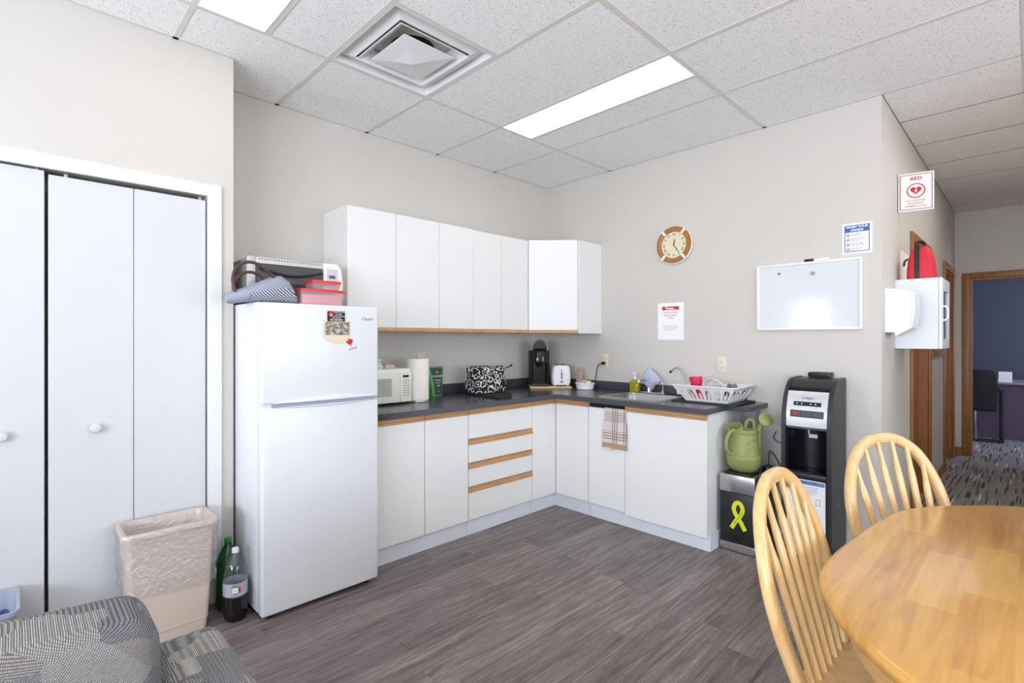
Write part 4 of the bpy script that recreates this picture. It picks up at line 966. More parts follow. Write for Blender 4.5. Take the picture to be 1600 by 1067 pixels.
o = tilted(MB().lathe([(.022, .0), (.024, .002), (.028, .06), (.0265, .06), (.021, .004)], n=24), (1.632, -.285, RB), 'X', .0).build('small_cup', M('pink_cup', (224, 92, 104), .3), None); tag(o, 'small pink cup standing low in the dish rack', 'cup'); o.location.z = RB
BOWLM = M('bowl_white', (236, 234, 228), .25)
o = tilted(MB().lathe([(.025, -.0), (.055, .012), (.074, .045), (.077, .062), (.074, .062), (.052, .016), (.02, .005)], n=32), (1.68, -.19, RB+.082), 'X', 1.9).build('cereal_bowl', BOWLM, None); tag(o, 'white bowl propped on edge in the dish rack', 'bowl'); o.location.z = RB
for q, (xx, lab) in enumerate(((1.755, 'grey saucer standing on edge, nearer the bowl in the dish rack'), (1.788, 'grey saucer standing on edge at the outlet end of the dish rack'))):
    o = tilted(MB().lathe([(.02, 0), (.035, .003), (.058, .012), (.059, .014), (.034, .006), (.01, .004)], n=32), (xx, -.17, RB+.06), 'Y', 1.35).build('saucer', M('grey_ceramic', (128, 136, 142), .25), None)
    tag(o, lab, 'saucer', 'saucers in the rack'); o.location.z = RB

# dish towel on the cabinet door
tb = thing('dish_towel', 'beige and brown plaid dish towel hanging over the cabinet door', 'towel', (1.145, FY-.006, .53))
TWL = plaid('plaid_towel')
def towel_pts():
    rows = []
    nz, nx = 22, 16
    for i in range(nz+1):
        t = i/nz; row = []
        for k in range(nx+1):
            u = k/nx; hw = .088+.016*t; x = 1.145+(u-.5)*2*hw+.004*math.sin(9*t+u*3); z = .820-.287*t-.010*math.sin(u*PI*2)*t*t
            y = FY-.007-.006*math.sin(u*11+1)*t-.004*abs(math.sin(u*5))*t-.008*t
            row.append((x, y-.002, z))
        rows.append(row)
    return rows
rows = towel_pts()
back = [[(x, y+.0045, z) for x, y, z in r] for r in rows]
mb = MB()
mb.rings([f+list(reversed(b)) for f, b in zip(rows, back)]); mb.build('cloth', TWL, tb)
mb = MB(); mb.box(1.058, 1.232, FY-.006, FY+.010, .8135, .8195, .002, 1); mb.build('fold', TWL, tb)

# ================================================================== WALL ITEMS
CKC = (1.284, 2.033)
ck = thing('wall_clock', 'round wooden ring wall clock with roman numerals', 'clock', (CKC[0], -.02, CKC[1]-.148))
def ckl(prof, nm, mt, n=48, par=ck, **k): return MB().lathe(prof, (CKC[0], 0, CKC[1]), n, 'y', **k).build(nm, mt, par)
ckl([(.135, -.001), (.146, -.008), (.148, -.020), (.142, -.027), (.139, -.024)], 'white_case', M('clock_white', (236, 230, 216), .4), cap1=False)
CKW = wood('clock_wood', [(.3, (140, 84, 36)), (.6, (184, 124, 64))], axis=0, scale=6, rough=.35)
ckl([(.138, -.022), (.132, -.032), (.112, -.034), (.102, -.028), (.101, -.020)], 'wood_ring', CKW, cap0=False, cap1=False)
ckl([(.101, -.004), (.101, -.019)], 'dial', M('clock_dial', (232, 222, 190), .6))
for a in (50, 130, 230, 310):
    T = Matrix.Translation((CKC[0], 0, CKC[1])) @ Matrix.Rotation(-math.radians(a), 4, 'Y')
    MB().box(.099, .146, -.0365, -.0275, -.010, .010, .002, 1).map(lambda x, y, z: T @ Vector((x, y, z))).build('band', M('clock_band', (238, 232, 220), .4), ck)
rom = ['XII', 'I', 'II', 'III', 'IIII', 'V', 'VI', 'VII', 'VIII', 'IX', 'X', 'XI']
for i, s in enumerate(rom):
    a = math.radians(90-30*i); up = Vector((math.cos(a), 0, math.sin(a))); rt = Vector((math.sin(a), 0, -math.cos(a)))
    lettering([(s, .024, 0, 0)], Vector((CKC[0], -.0190, CKC[1]))+up*.079, rt, up, INKB, ck, 'numeral')
def hand(ang, l, wd, nm, yy):
    a = math.radians(90-ang); d = Vector((math.cos(a), 0, math.sin(a))); r = Vector((-d.z, 0, d.x)); o = Vector((CKC[0], yy, CKC[1]))
    P_ = [o-d*.012-r*wd*.4, o+d*l*.55-r*wd, o+d*l, o+d*l*.55+r*wd, o-d*.012+r*wd*.4]
    MB().rings([[p for p in P_], [p+Vector((0, -.001, 0)) for p in P_]]).build(nm, INKB, ck, smooth=False)
hand(9, .052, .004, 'hour_hand', -.0212); hand(146, .080, .003, 'minute_hand', -.0226)
nt = thing('dishes_notice', 'white paper notice with red Please header below the clock', 'notice', (1.2475, -.0015, 1.306))
box('sheet', PAPER, nt, 1.141, 1.354, -.0016, -.0004, 1.306, 1.592, smooth=False)
box('red_header', INKR, nt, 1.178, 1.317, -.0022, -.0016, 1.536, 1.563, smooth=False)
lettering([('Please...', .026, 0, 0, 0, 1, .0006)], (1.2475, -.0022, 1.549), X_, Z_, PAPER, nt)
lettering([('Do Not Leave', .0195, 0, .062), ('Dirty Dishes', .0195, 0, .040), ('In Sink', .0195, 0, .018), ('Please take a moment to wash,', .0092, 0, -.040), ('dry and put away your own dishes', .0092, 0, -.055), ('for the next person. Thanks', .0092, 0, -.070)], (1.2475, -.0016, 1.455), X_, Z_, M('rose_ink', (206, 78, 92), .7), nt)
# whiteboard
wb = thing('whiteboard', 'white framed dry-erase board on the wall', 'whiteboard', (2.175, -.01, 1.368))
WZ0, WZ1, WX0, WX1 = 1.370, 1.804, 1.880, 2.470
box('board_surface', M('gloss_white_board', (220, 223, 225), .1), wb, WX0+.012, WX1-.012, -.014, -.003, WZ0+.012, WZ1-.012, smooth=False)
mb = MB(); mb.box(WX0, WX0+.014, -.021, -.001, WZ0, WZ1, .003, 2).box(WX1-.014, WX1, -.021, -.001, WZ0, WZ1, .003, 2).box(WX0+.014, WX1-.014, -.021, -.001, WZ1-.014, WZ1, .003, 2).box(WX0+.014, WX1-.014, -.021, -.001, WZ0, WZ0+.014, .003, 2); mb.build('frame', WHITEP, wb)
for nm, x, z, r, lab in (('round_magnet', 2.018, 1.742, .0085, 'plain grey round magnet on the whiteboard'), ('ring_magnet', 2.212, 1.728, .012, 'larger ringed silver magnet on the whiteboard')):
    o = thing(nm, lab, 'magnet', (x, -.018, z-r))
    MB().lathe([(r, -.0142), (r, -.019), (r*.9, -.020)], (x, 0, z), 24, 'y').build('disc', M('grey_magnet', (120, 122, 124), .35, metal=.5), o)
    if r > .01: MB().lathe([(r*.72, -.0201), (r*.72, -.021), (r*.6, -.021), (r*.6, -.0201)], (x, 0, z), 24, 'y', cap0=False, cap1=False).build('ring', PAPER, o)
mk = thing('marker', 'white dry-erase marker with black cap lying on the whiteboard frame', 'marker', (2.24, -.010, WZ1))
MB().lathe([(.0075, 2.165), (.0085, 2.17), (.0085, 2.215), (.0075, 2.217)], (0, -.0105, WZ1+.0088), 14, 'x').build('cap', BLACKP, mk)
MB().lathe([(.008, 2.2172), (.008, 2.30), (.006, 2.304)], (0, -.0105, WZ1+.0088), 14, 'x').build('barrel', WHITEP, mk)
# wash your hands sign
ws = thing('hand_washing_sign', 'blue and white WASH YOUR HANDS sign above the whiteboard', 'sign', (2.441, -.002, 1.826))
A0, A1, B0, B1 = 2.366, 2.516, 1.827, 2.012
BLU = M('sign_blue', (44, 92, 176), .5)
box('sheet', PAPER, ws, A0, A1, -.0022, -.0004, B0, B1, smooth=False)
mb = MB(); i0, i1, j0, j1 = A0+.012, A1-.012, B0+.012, B1-.012
mb.box(i0, i1, -.0030, -.0022, j1-.042, j1).box(i0, i0+.004, -.0030, -.0022, j0, j1-.042).box(i1-.004, i1, -.0030, -.0022, j0, j1-.042).box(i0+.004, i1-.004, -.0030, -.0022, j0, j0+.004)
mb.build('blue_border', BLU, ws, smooth=False)
lettering([('WASH YOUR', .0195, 0, .0095, 0, .95, .0005), ('HANDS', .0195, 0, -.0100, 0, .95, .0005)], ((i0+i1)/2, -.0030, j1-.021), X_, Z_, PAPER, ws)
SKIN = M('print_skin', (206, 160, 136), .7)
for q in range(4):
    zc = j1-.058-q*.029
    MB().lathe([(.0115, -.0022), (.0115, -.0028)], (i0+.019, 0, zc), 20, 'y').build('picture', M('print_blue', (186, 206, 230), .7), ws, smooth=False)
    box('drawn_hand', SKIN, ws, i0+.010, i0+.027, -.0033, -.0028, zc-.006, zc+.003, smooth=False)
lettering([(s, .0088, 0, -.029*q-dz) for q, ss in enumerate((('Use soap and', 'running water'), ('Rub your hands for', '20 seconds'), ('Rinse thoroughly', 'under warm water'), ('Dry with a clean', 'paper towel'))) for s, dz in ((ss[0], 0), (ss[1], .0105))], (i0+.034, -.0022, j1-.053), X_, Z_, INKB, ws, align='LEFT')

# ================================================================== HALL WALL ITEMS
# towel dispenser just past the corner
td = thing('towel_dispenser', 'white plastic dispenser with rounded cover mounted at the wall corner', 'dispenser', (HX+.05, .20, 1.325))
prof = [(HX+.0005, 1.352), (HX+.0005, 1.614), (HX+.03, 1.612), (HX+.118, 1.594), (HX+.134, 1.575), (HX+.139, 1.50), (HX+.134, 1.43), (HX+.125, 1.378), (HX+.07, 1.342), (HX+.052, 1.330), (HX+.044, 1.352)]
MB().rings([[(a, y, z) for a, z in prof] for y in (.098, .30)]).build('cover', WHITEP, td, smooth=False)
prof2 = [(HX+.119, 1.592), (HX+.136, 1.573), (HX+.141, 1.50), (HX+.136, 1.43), (HX+.127, 1.378), (HX+.120, 1.40), (HX+.128, 1.50), (HX+.124, 1.565)]
MB().rings([[(a, y, z) for a, z in prof2] for y in (.092, .306)]).build('front_panel', M('dispenser_grey_white', (224, 226, 230), .3), td, smooth=False)
# defibrillator cabinet
ac = thing('defibrillator_cabinet', 'white metal defibrillator wall cabinet under the red bag', 'cabinet', (HX+.11, .60, 1.25))
AX1, AY0, AY1, AZ0, AZ1 = HX+.232, .405, .785, 1.251, 1.688
METW = M('white_powdercoat', (228, 231, 236), .35)
mb = MB(); mb.box(HX+.0005, HX+.006, AY0+.003, AY1-.003, AZ0+.003, AZ1-.003).box(HX+.006, AX1-.02, AY0, AY0+.003, AZ0, AZ1).box(HX+.006, AX1-.02, AY1-.003, AY1, AZ0, AZ1).box(HX+.006, AX1-.02, AY0+.003, AY1-.003, AZ1-.003, AZ1).box(HX+.006, AX1-.02, AY0+.003, AY1-.003, AZ0, AZ0+.003); mb.build('case', METW, ac, smooth=False)
d = MB(); d.box(AX1-.0195, AX1, AY0, AY0+.06, AZ0, AZ1, .003, 1).box(AX1-.0195, AX1, AY1-.06, AY1, AZ0, AZ1, .003, 1).box(AX1-.0195, AX1, AY0+.06, AY1-.06, AZ1-.08, AZ1, .003, 1).box(AX1-.0195, AX1, AY0+.06, AY1-.06, AZ0, AZ0+.06, .003, 1)
d = d.build('door', METW, ac)
box('window', M('cabinet_window', (60, 66, 84), .1), d, AX1-.012, AX1-.008, AY0+.06, AY1-.06, AZ0+.06, AZ1-.08, smooth=False)
MB().tube(crom([(AX1, AY0+.045, 1.515), (AX1+.018, AY0+.045, 1.505), (AX1+.022, AY0+.045, 1.47), (AX1+.018, AY0+.045, 1.435), (AX1, AY0+.045, 1.425)], 5), .006, 8).build('handle', CHROME, d)
# red bag on it
rb = thing('defibrillator_bag', 'red zippered carry bag with black zip standing on the wall cabinet', 'bag', (HX+.12, .55, AZ1))
REDF = M('red_nylon', (214, 36, 56), .6, bump=.1, bscale=900)
def bagsec(t): return [(x, y) for x, y in rr(HX+.118, .55, (.068-.030*t*t), (.085-.02*t), .025, 4)]
MB().rings([[(x, y, AZ1+.0005+z) for x, y in bagsec(t)] for t, z in ((0.05, 0), (0, .01), (.15, .06), (.45, .13), (.75, .18), (.95, .20), (1.25, .212))]).build('shell', REDF, rb)
strip = []
for t, z in ((0.0, .004), (.15, .06), (.45, .13), (.75, .18), (.95, .202), (1.2, .216)):
    yy = .55-(.085-.02*t)-.0035; zz = AZ1+z; strip.append([(HX+.104-.002*t-.013, yy, zz), (HX+.104-.002*t+.013, yy, zz), (HX+.104+.010, yy+.012, zz), (HX+.104-.010, yy+.012, zz)])
MB().rings(strip).build('zip_band', BLACKP, rb, smooth=False)
MB().tube(crom([(HX+.10, .50, AZ1+.205), (HX+.10, .50, AZ1+.238), (HX+.115, .54, AZ1+.246), (HX+.125, .58, AZ1+.238), (HX+.125, .58, AZ1+.205)], 5), (.011, .004), 8).build('carry_handle', BLACKP, rb)
MB().tube(crom([(HX+.06, .468, AZ1+.135), (HX+.045, .462, AZ1+.12), (HX+.04, .46, AZ1+.09)], 4), .006, 8).build('zip_pull', BLACKP, rb)
lettering([('AED', .03, 0, 0)], (HX+.159, .463, AZ1+.045), X_, Z_, PAPER, rb) if False else None
# white panel on the wall behind
o = box('wall_notice', PAPER, None, HX+.0004, HX+.003, .60, .995, 1.60, 1.905, smooth=False); tag(o, 'plain white notice on the hallway wall behind the red bag', 'notice')
# AED sign (projecting)
sg = thing('defibrillator_sign', 'projecting white AED sign with red heart on the hallway wall', 'sign', (HX, .52, 2.14), rz=math.radians(14))
box('panel', WHITEP, sg, .002, .182, -.003, .003, .0, .245, local=True, smooth=False)
box('mounting_flange', WHITEP, sg, .001, .004, -.02, .02, .0, .245, local=True, smooth=False)
DR = M('sign_dark_red', (176, 28, 44), .5)
mb = MB(); mb.box(.010, .174, -.0042, -.003, .232, .236).box(.010, .174, -.0042, -.003, .009, .013).box(.010, .014, -.0042, -.003, .013, .232).box(.170, .174, -.0042, -.003, .013, .232); mb.build('border', DR, sg, local=True, smooth=False)
mb = MB().lathe([(.047, -.003), (.047, -.0042), (.041, -.0042), (.041, -.003)], (.092, 0, .130), 40, 'y', cap0=False, cap1=False); mb.build('ring', DR, sg, local=True, smooth=False)
heart = [(0, -.030)]+[(.016*math.sin(t)**3*1.75, (13*math.cos(t)-5*math.cos(2*t)-2*math.cos(3*t)-math.cos(4*t))*.00175) for t in [2*PI*(i+.5)/40 for i in range(40)]][:]
heart = [(.016*math.sin(t)**3*1.8, (13*math.cos(t)-5*math.cos(2*t)-2*math.cos(3*t)-math.cos(4*t))*.00178) for t in [2*PI*i/44 for i in range(44)]]
MB().mesh(plate([heart], .0012), frame_mat((.092, -.003, .132), X_, Z_)).build('heart', INKR, sg, local=True, smooth=False)
bolt = [(.004, .012), (-.008, -.004), (-.001, -.004), (-.005, -.020), (.009, .000), (.002, .000)]
MB().mesh(plate([bolt], .0006), frame_mat((.092, -.0042, .132), X_, Z_)).build('bolt', PAPER, sg, local=True, smooth=False)
lettering([('AED', .030, 0, .0, 0, 1.1, .0008)], (.092, -.0032, .207), X_, Z_, DR, sg, local=True)
lettering([('AUTOMATED', .0155, 0, .018, 0, 1.05), ('EXTERNAL', .0155, 0, 0, 0, 1.05), ('DEFIBRILLATOR', .0155, 0, -.018, 0, 1.05)], (.092, -.0032, .048), X_, Z_, DR, sg, local=True)
# framed picture between the hall doors
o = thing('hall_picture', 'small oak framed picture between the two hallway doors', 'picture', (HX+.01, 2.5, 1.14))
mb = MB(); P0, P1, Q0, Q1 = 2.10, 2.90, 1.16, 1.84
mb.box(HX+.0005, HX+.02, P0, P0+.05, Q0, Q1, .003, 1).box(HX+.0005, HX+.02, P1-.05, P1, Q0, Q1, .003, 1).box(HX+.0005, HX+.02, P0+.05, P1-.05, Q1-.05, Q1, .003, 1).box(HX+.0005, HX+.02, P0+.05, P1-.05, Q0, Q0+.05, .003, 1); mb.build('frame', OAKZ, o)
box('print', M('picture_print', (150, 140, 120), .6, var=.3, vscale=9), o, HX+.0005, HX+.008, P0+.05, P1-.05, Q0+.05, Q1-.05, smooth=False)

# ================================================================== OFFICE BEYOND
dk = thing('office_desk', 'purple grey office desk seen through the far doorway', 'desk', (3.2, 6.1, 0))
PUR = M('plum_laminate', (96, 74, 100), .5, var=.02)
box('front_panel', PUR, dk, 2.3, 4.1, 5.72, 5.745, .003, .722); box('desk_top', M('mauve_top', (150, 136, 152), .4), dk, 2.28, 4.12, 5.66, 6.45, .722, .75, .003, 1)
for xx in (2.3, 4.075): box('side_panel', PUR, dk, xx, xx+.025, 5.745, 6.4, .003, .722)
mb = MB(); mb.box(3.165, 3.172, 5.712, 5.72, .003, .722); mb.build('panel_joint', DARK, dk, smooth=False)
o = thing('desk_card', 'small white tent card on the office desk', 'card', (2.92, 5.72, .75))
MB().prism([(5.69, .7505), (5.73, .885), (5.77, .7505), (5.766, .7505), (5.73, .878), (5.694, .7505)], 2.86, 2.985, 'x').build('card', PAPER, o, smooth=False)
mb = MB()
for i in range(5): mb.box(2.875, 2.97, 5.692+.0067*i+.003, 5.6935+.0067*i+.003, .765+.022*i, .770+.022*i)
mb.build('printed_lines', M('grey_ink', (120, 120, 130), .7), o, smooth=False)
oc = thing('office_chair', 'black office chair with mesh back in front of the desk', 'office chair', (2.66, 5.38, 0))
BLM = M('black_mesh', (22, 23, 26), .7, bump=.2, bscale=800)
MB().rings([[(2.64+sx*hw, 5.20+dy+.012*abs(sx), z) for sx, dy in ((-1, 0), (-.6, -.02), (0, -.03), (.6, -.02), (1, 0), (1, .025), (.6, .01), (0, .0), (-.6, .01), (-1, .025))] for hw, z in ((.20, .42), (.225, .5), (.225, .8), (.20, .90), (.16, .925))]).build('backrest', BLM, oc)
box('seat', BLM, oc, 2.42, 2.86, 5.22, 5.62, .40, .47, .03, 3)
for xx in (2.40, 2.895):
    a = box('armrest', BLACKP, oc, xx-.03, xx+.03, 5.22, 5.48, .655, .685, .01, 2); MB().tube([(xx, 5.34, .025), (xx, 5.34, .655)], (.016, .016), 10).build('arm_post', BLACKP, a)
MB().tube([(2.66, 5.40, .03), (2.66, 5.40, .40)], (.02, .02), 12).build('post', CHROME, oc)
mb = MB(); mb.box(2.38, 2.92, 5.30, 5.36, .0035, .025, .006, 2).box(2.38, 2.42, 5.36, 5.62, .0035, .025, .006, 2).box(2.88, 2.92, 5.36, 5.62, .0035, .025, .006, 2).box(2.42, 2.88, 5.37, 5.43, .0035, .03, .006, 2); mb.build('floor_runner', BLACKP, oc)

# ================================================================== WATER COOLER AND HEATER BOX
WX0, WX1, WF, WBk = 2.137, 2.393, -.365, -.035
wc = thing('water_cooler', 'tall black water cooler with silver control panel', 'water cooler', ((WX0+WX1)/2, -.2, 0))
def curve_prof(front, back):      # (y, z) outline, front curved over to the top
    pts = [(front+.012, .0)]
    pts += [(front+.006, .30), (front, .52), (front, .80)]
    for i in range(1, 9):
        a = i/8*PI/2; pts.append((front+.185*(1-math.cos(a))**1.0, .80+.275*math.sin(a)**1.0))
    return pts
CB = M('cooler_black', (34, 36, 41), .42, var=.04, vscale=200)
fp = curve_prof(WF, WBk)
side = fp+[(WBk-.01, 1.078), (WBk, 1.07), (WBk, 0)]
for a, b in ((WX0, WX0+.022), (WX1-.022, WX1)): MB().prism(side, a, b, 'x').build('side_panel', CB, wc, angle=25)
ins = [(y+.018, z-(.012 if z > 1.0 else 0)) for y, z in fp]
core = [p for p in ins if p[1] >= .985]
top_poly = [(-.215, .985)]+core[:0]
mb = MB(); mb.box(WX0+.0225, WX1-.0225, -.17, WBk, .012, 1.055)                                   # rear housing
mb.build('rear_housing', CB, wc, smooth=False)
# top hood between the sides
hood = [p for p in fp if p[1] > 1.0]
hp = [(y+.004, z-.003) for y, z in hood]+[(WBk, 1.073), (WBk, 1.056), (-.1705, 1.056), (-.1705, .99), (hood[0][0]+.02, .99)]
MB().prism(hp, WX0+.0225, WX1-.0225, 'x').build('hood', CB, wc, angle=25)
# silver control panel following the front curve
sl = [(WF+.012, .80), (WF+.012, .86), (WF+.020, .91), (WF+.038, .965), (WF+.062, 1.003)]
sl0 = [(WF+.040, .782)]+sl
secs = [[(x, y, z) for x in (WX0+.0235, WX1-.0235)] for y, z in sl0]; bk = [[(x, y+.02, z) for x in (WX0+.0235, WX1-.0235)] for y, z in sl0]
ring = [[(WX0+.0235, y, z), (WX1-.0235, y, z), (WX1-.0235, y+.022, z), (WX0+.0235, y+.022, z)] for y, z in sl0]
SIL = M('cooler_silver', (206, 208, 212), .3, metal=.35)
cpn = MB().rings(ring).build('control_panel', SIL, wc, angle=50)
nrmf = Vector((0, -.95, .3))
def on_panel(z):  # y on the panel at height z
    for (ya, za), (yb, zb) in zip(sl, sl[1:]):
        if za <= z <= zb: return ya+(yb-ya)*(z-za)/(zb-za)
    return sl[-1][0]
def strip_on(name, x0, x1, z0, z1, mat, t=.002, par=cpn):
    y0, y1 = on_panel(z0), on_panel(z1)
    return MB().rings([[(x0, y0-t, z0), (x1, y0-t, z0), (x1, y0+.003, z0), (x0, y0+.003, z0)], [(x0, y1-t, z1), (x1, y1-t, z1), (x1, y1+.003, z1), (x0, y1+.003, z1)]]).build(name, mat, par, smooth=False)
strip_on('button_bar', WX0+.045, WX1-.040, .855, .895, BLACKP)
for q in range(3):
    x0 = WX0+.050+q*.056
    strip_on('button', x0, x0+.050, .860, .890, M('button_grey', (58, 62, 70), .35), .0035)
strip_on('hot_tap_mark', WX0+.062, WX0+.084, .868, .882, INKR, .0045)
strip_on('indicator_strip', WX0+.060, WX1-.055, .922, .945, BLACKG)
for q, xx in enumerate((.075, .10, .145, .17)): strip_on('indicator_lamp', WX0+xx, WX0+xx+.006, .931, .937, M('lamp_white', (235, 240, 240), .3), .003)
lettering([('Culligan', .020, 0, 0, .25)], ((WX0+WX1)/2, on_panel(.967)-.0012, .967), X_, Vector((0, .45, .9)), M('grey_logo', (110, 112, 118), .4), cpn)
# alcove: curved back, tray
alc = []
for i in range(13):
    a = PI*i/12; alc.append((WX0+.128-.104*math.cos(a), -.30+.115*math.sin(a)))
MB().rings([[(x, y, z) for x, y in alc]+[(x, y+.006, z) for x, y in reversed(alc)] for z in (.535, .79)]).build('alcove', M('alcove_black', (22, 23, 27), .3), wc)
MB().tube([(WX0+.128, -.29, .795), (WX0+.128, -.29, .755)], (.012, .012), 12).build('spout', CHROME, wc)
box('alcove_label', PAPER, wc, WX0+.10, WX0+.145, -.186-.005, -.1855, .715, .737, smooth=False)
MB().box(WX0+.0235, WX1-.0235, WF-.004, -.175, .505, .533, .004, 2).build('drip_tray', CB, wc)
mb = MB()
for i in range(11): mb.box(WX0+.045+i*.016, WX0+.051+i*.016, WF+.02, -.215, .533, .537)
mb.box(WX0+.042, WX0+.212, WF+.016, WF+.02, .533, .538); mb.build('tray_grille', BLACKG, wc, smooth=False)
box('lower_door', CB, wc, WX0+.0235, WX1-.0235, WF+.010, -.1715, .03, .503, .003, 1)
box('hinge_slot', STEEL, wc, WX1-.0002, WX1+.001, -.215, -.211, .33, .37, smooth=False)
o = thing('instruction_sheet', 'white and blue instruction sheet taped on the water cooler door', 'sheet', ((WX0+WX1)/2, WF+.008, .06))
ix0, ix1 = WX0+.028, WX1-.03; iy = WF+.0095
box('sheet', PAPER, o, ix0, ix1, iy-.0012, iy-.0002, .055, .495, smooth=False)
mb = MB(); mb.box(ix0+.004, ix1-.004, iy-.0018, iy-.0012, .468, .490).box(ix0+.004, ix1-.004, iy-.0018, iy-.0012, .060, .070); mb.build('blue_header', M('header_blue', (104, 140, 190), .6), o, smooth=False)
lettering([('Water Dispenser Setup', .0135, 0, .479)]+[(s, .0075, 0, .455-.012*i) for i, s in enumerate(('Please read before first use of this cooler', 'Fill the reservoir and wait for cooling', 'Hot water: press the red key and hold', 'Empty the drip tray every day'))]+[(s, .0075, 0, .27-.012*i) for i, s in enumerate(('Clean the spout every month', 'Unplug before moving the unit', 'Call for service'))], ((ix0+ix1)/2, iy-.0015, 0), X_, Z_, M('sheet_ink', (70, 90, 130), .7), o)
mb = MB()
for q, (px_, pz_) in enumerate(((.05, .375), (.10, .375), (.15, .375), (.05, .17), (.12, .17), (.10, .315))):
    mb.box(ix0+px_, ix0+px_+.022, iy-.0017, iy-.0012, pz_-.018, pz_-.016).box(ix0+px_, ix0+px_+.002, iy-.0017, iy-.0012, pz_-.016, pz_+.016).box(ix0+px_+.020, ix0+px_+.022, iy-.0017, iy-.0012, pz_-.016, pz_+.016).box(ix0+px_, ix0+px_+.022, iy-.0017, iy-.0012, pz_+.016, pz_+.018)
mb.build('diagrams', M('diagram_ink', (96, 104, 120), .7), o, smooth=False)
o = thing('cooler_top_device', 'small flat black device on top of the water cooler', 'device', (2.27, -.09, 1.076))
MB().box(2.215, 2.335, -.135, -.045, 1.0785, 1.108, .006, 2).build('case', BLACKP, o)
mb = MB()
for i in range(8): mb.box(2.222+i*.013, 2.229+i*.013, -.1358, -.1348, 1.087, 1.100)
mb.build('vents', DARK, o, smooth=False)

HB = thing('heater_box', 'black and steel appliance box with a yellow ribbon emblem', 'appliance', (1.92, -.28, 0))
hx0, hx1, hy0, hy1, hz = 1.818, 2.022, -.462, -.10, .472
box('body', BLACKP, HB, hx0, hx1, hy0, hy1, .004, .362, .004, 2); box('steel_band', STEEL, HB, hx0-.002, hx1+.002, hy0-.003, hy1, .364, hz, .004, 2)
box('plinth', STEEL, HB, hx0+.001, hx1+.001, hy0-.003, hy1, .004, .052, .002, 1)
# ribbon emblem: looped band
rib = crom([(-.034, -.052), (-.012, -.012), (.012, .022), (.022, .052), (.014, .078), (0, .086), (-.014, .078), (-.022, .052), (-.012, .022), (.012, -.012), (.034, -.052)], 6)
YEL = M('ribbon_yellow', (226, 228, 36), .5)
ribw = MB(); L_, R_ = [], []
for i, p in enumerate(rib):
    a = rib[max(0, i-1)]; b = rib[min(len(rib)-1, i+1)]; tn = (b-a).normalized(); nv = Vector((-tn.y, tn.x))*.0105
    L_.append(p+nv); R_.append(p-nv)
rcx, rcz = 1.928, .205
RS = 1.18
ribw.rings([[(rcx+RS*l.x, hy0-.0022-.0003*i/len(rib), rcz+RS*l.y), (rcx+RS*r.x, hy0-.0022-.0003*i/len(rib), rcz+RS*r.y), (rcx+RS*r.x, hy0-.0003, rcz+RS*r.y), (rcx+RS*l.x, hy0-.0003, rcz+RS*l.y)] for i, (l, r) in enumerate(zip(L_, R_))])
em = ribw.build('ribbon_emblem', YEL, HB, smooth=False)
d_ = Vector((.55, 0, .83)).normalized()
lettering([('Support Our Troops', .0105, 0, 0, .2)], (rcx-.002, hy0-.0026, rcz+.005), d_, Vector((-d_.z, 0, d_.x)), INKB, em)
box('top_tray', BLACKP, HB, hx0+.018, hx1-.025, hy0+.012, -.215, hz+.0003, hz+.010, .003, 2)
# green watering can
wa = thing('watering_can', 'green watering can with embossed flowers on the appliance box', 'watering can', (1.915, -.335, hz+.0105))
GRN = M('sage_green_plastic', (144, 150, 90), .42, var=.05, vscale=12, bump=.05, bscale=120)
wx, wy, wz = 1.912, -.335, hz+.0105
body = [(.066, 0), (.074, .004), (.096, .035), (.104, .07), (.106, .098), (.1035, .104), (.098, .108), (.094, .14), (.088, .19), (.084, .232), (.087, .238), (.087, .252), (.080, .260), (.03, .266)]
MB().lathe(body, (wx, wy, wz), 40).build('body', GRN, wa, angle=30)
def tring(c, r, tube, tiltx, tilty, nm, mat=GRN, par=wa):
    T = Matrix.Translation(Vector(c)) @ Matrix.Rotation(tilty, 4, 'Y') @ Matrix.Rotation(tiltx, 4, 'X')
    pts = [T @ Vector((r*math.cos(2*PI*i/24), r*.8*math.sin(2*PI*i/24), 0)) for i in range(24)]
    return MB().tube(pts, tube, 8, closed=True).build(nm, mat, par)
fo = Vector((wx-.030, wy-.040, wz+.292))
T = Matrix.Translation(Vector((wx-.030, wy-.035, wz+.235))) @ Matrix.Rotation(math.radians(34), 4, 'X')
MB().lathe([(.052, 0), (.048, .03), (.044, .055), (.037, .056), (.038, .03), (.036, .012), (.001, .011)], n=28, cap1=False).map(lambda x, y, z: T @ Vector((x, y, z))).build('filler_neck', GRN, wa)
MB().tube(crom([(wx-.030, wy-.080, wz+.262), (wx-.045, wy-.112, wz+.240), (wx-.058, wy-.125, wz+.19), (wx-.055, wy-.122, wz+.14), (wx-.042, wy-.102, wz+.112), (wx-.032, wy-.090, wz+.110)], 6), (.013, .009), 10).build('handle', GRN, wa)
MB().tube(crom([(wx+.0, wy+.015, wz+.26), (wx+.005, wy+.035, wz+.30), (wx+.02, wy+.045, wz+.318), (wx+.045, wy+.045, wz+.305), (wx+.052, wy+.045, wz+.255)], 6), (.012, .009), 10).build('top_handle', GRN, wa)
MB().tube(crom([(wx+.070, wy+.02, wz+.06), (wx+.078, wy+.03, wz+.16), (wx+.080, wy+.035, wz+.25), (wx+.098, wy+.03, wz+.30), (wx+.112, wy+.028, wz+.325)], 6), [.020-.0003*i for i in range(25)], 12).build('spout', GRN, wa)
rose = MB().lathe([(.012, 0), (.030, .020), (.043, .030), (.044, .038), (.036, .045), (.004, .047)], n=28)
T2 = Matrix.Translation(Vector((wx+.104, wy+.028, wz+.315))) @ Matrix.Rotation(math.radians(55), 4, 'Y') @ Matrix.Rotation(math.radians(35), 4, 'X')
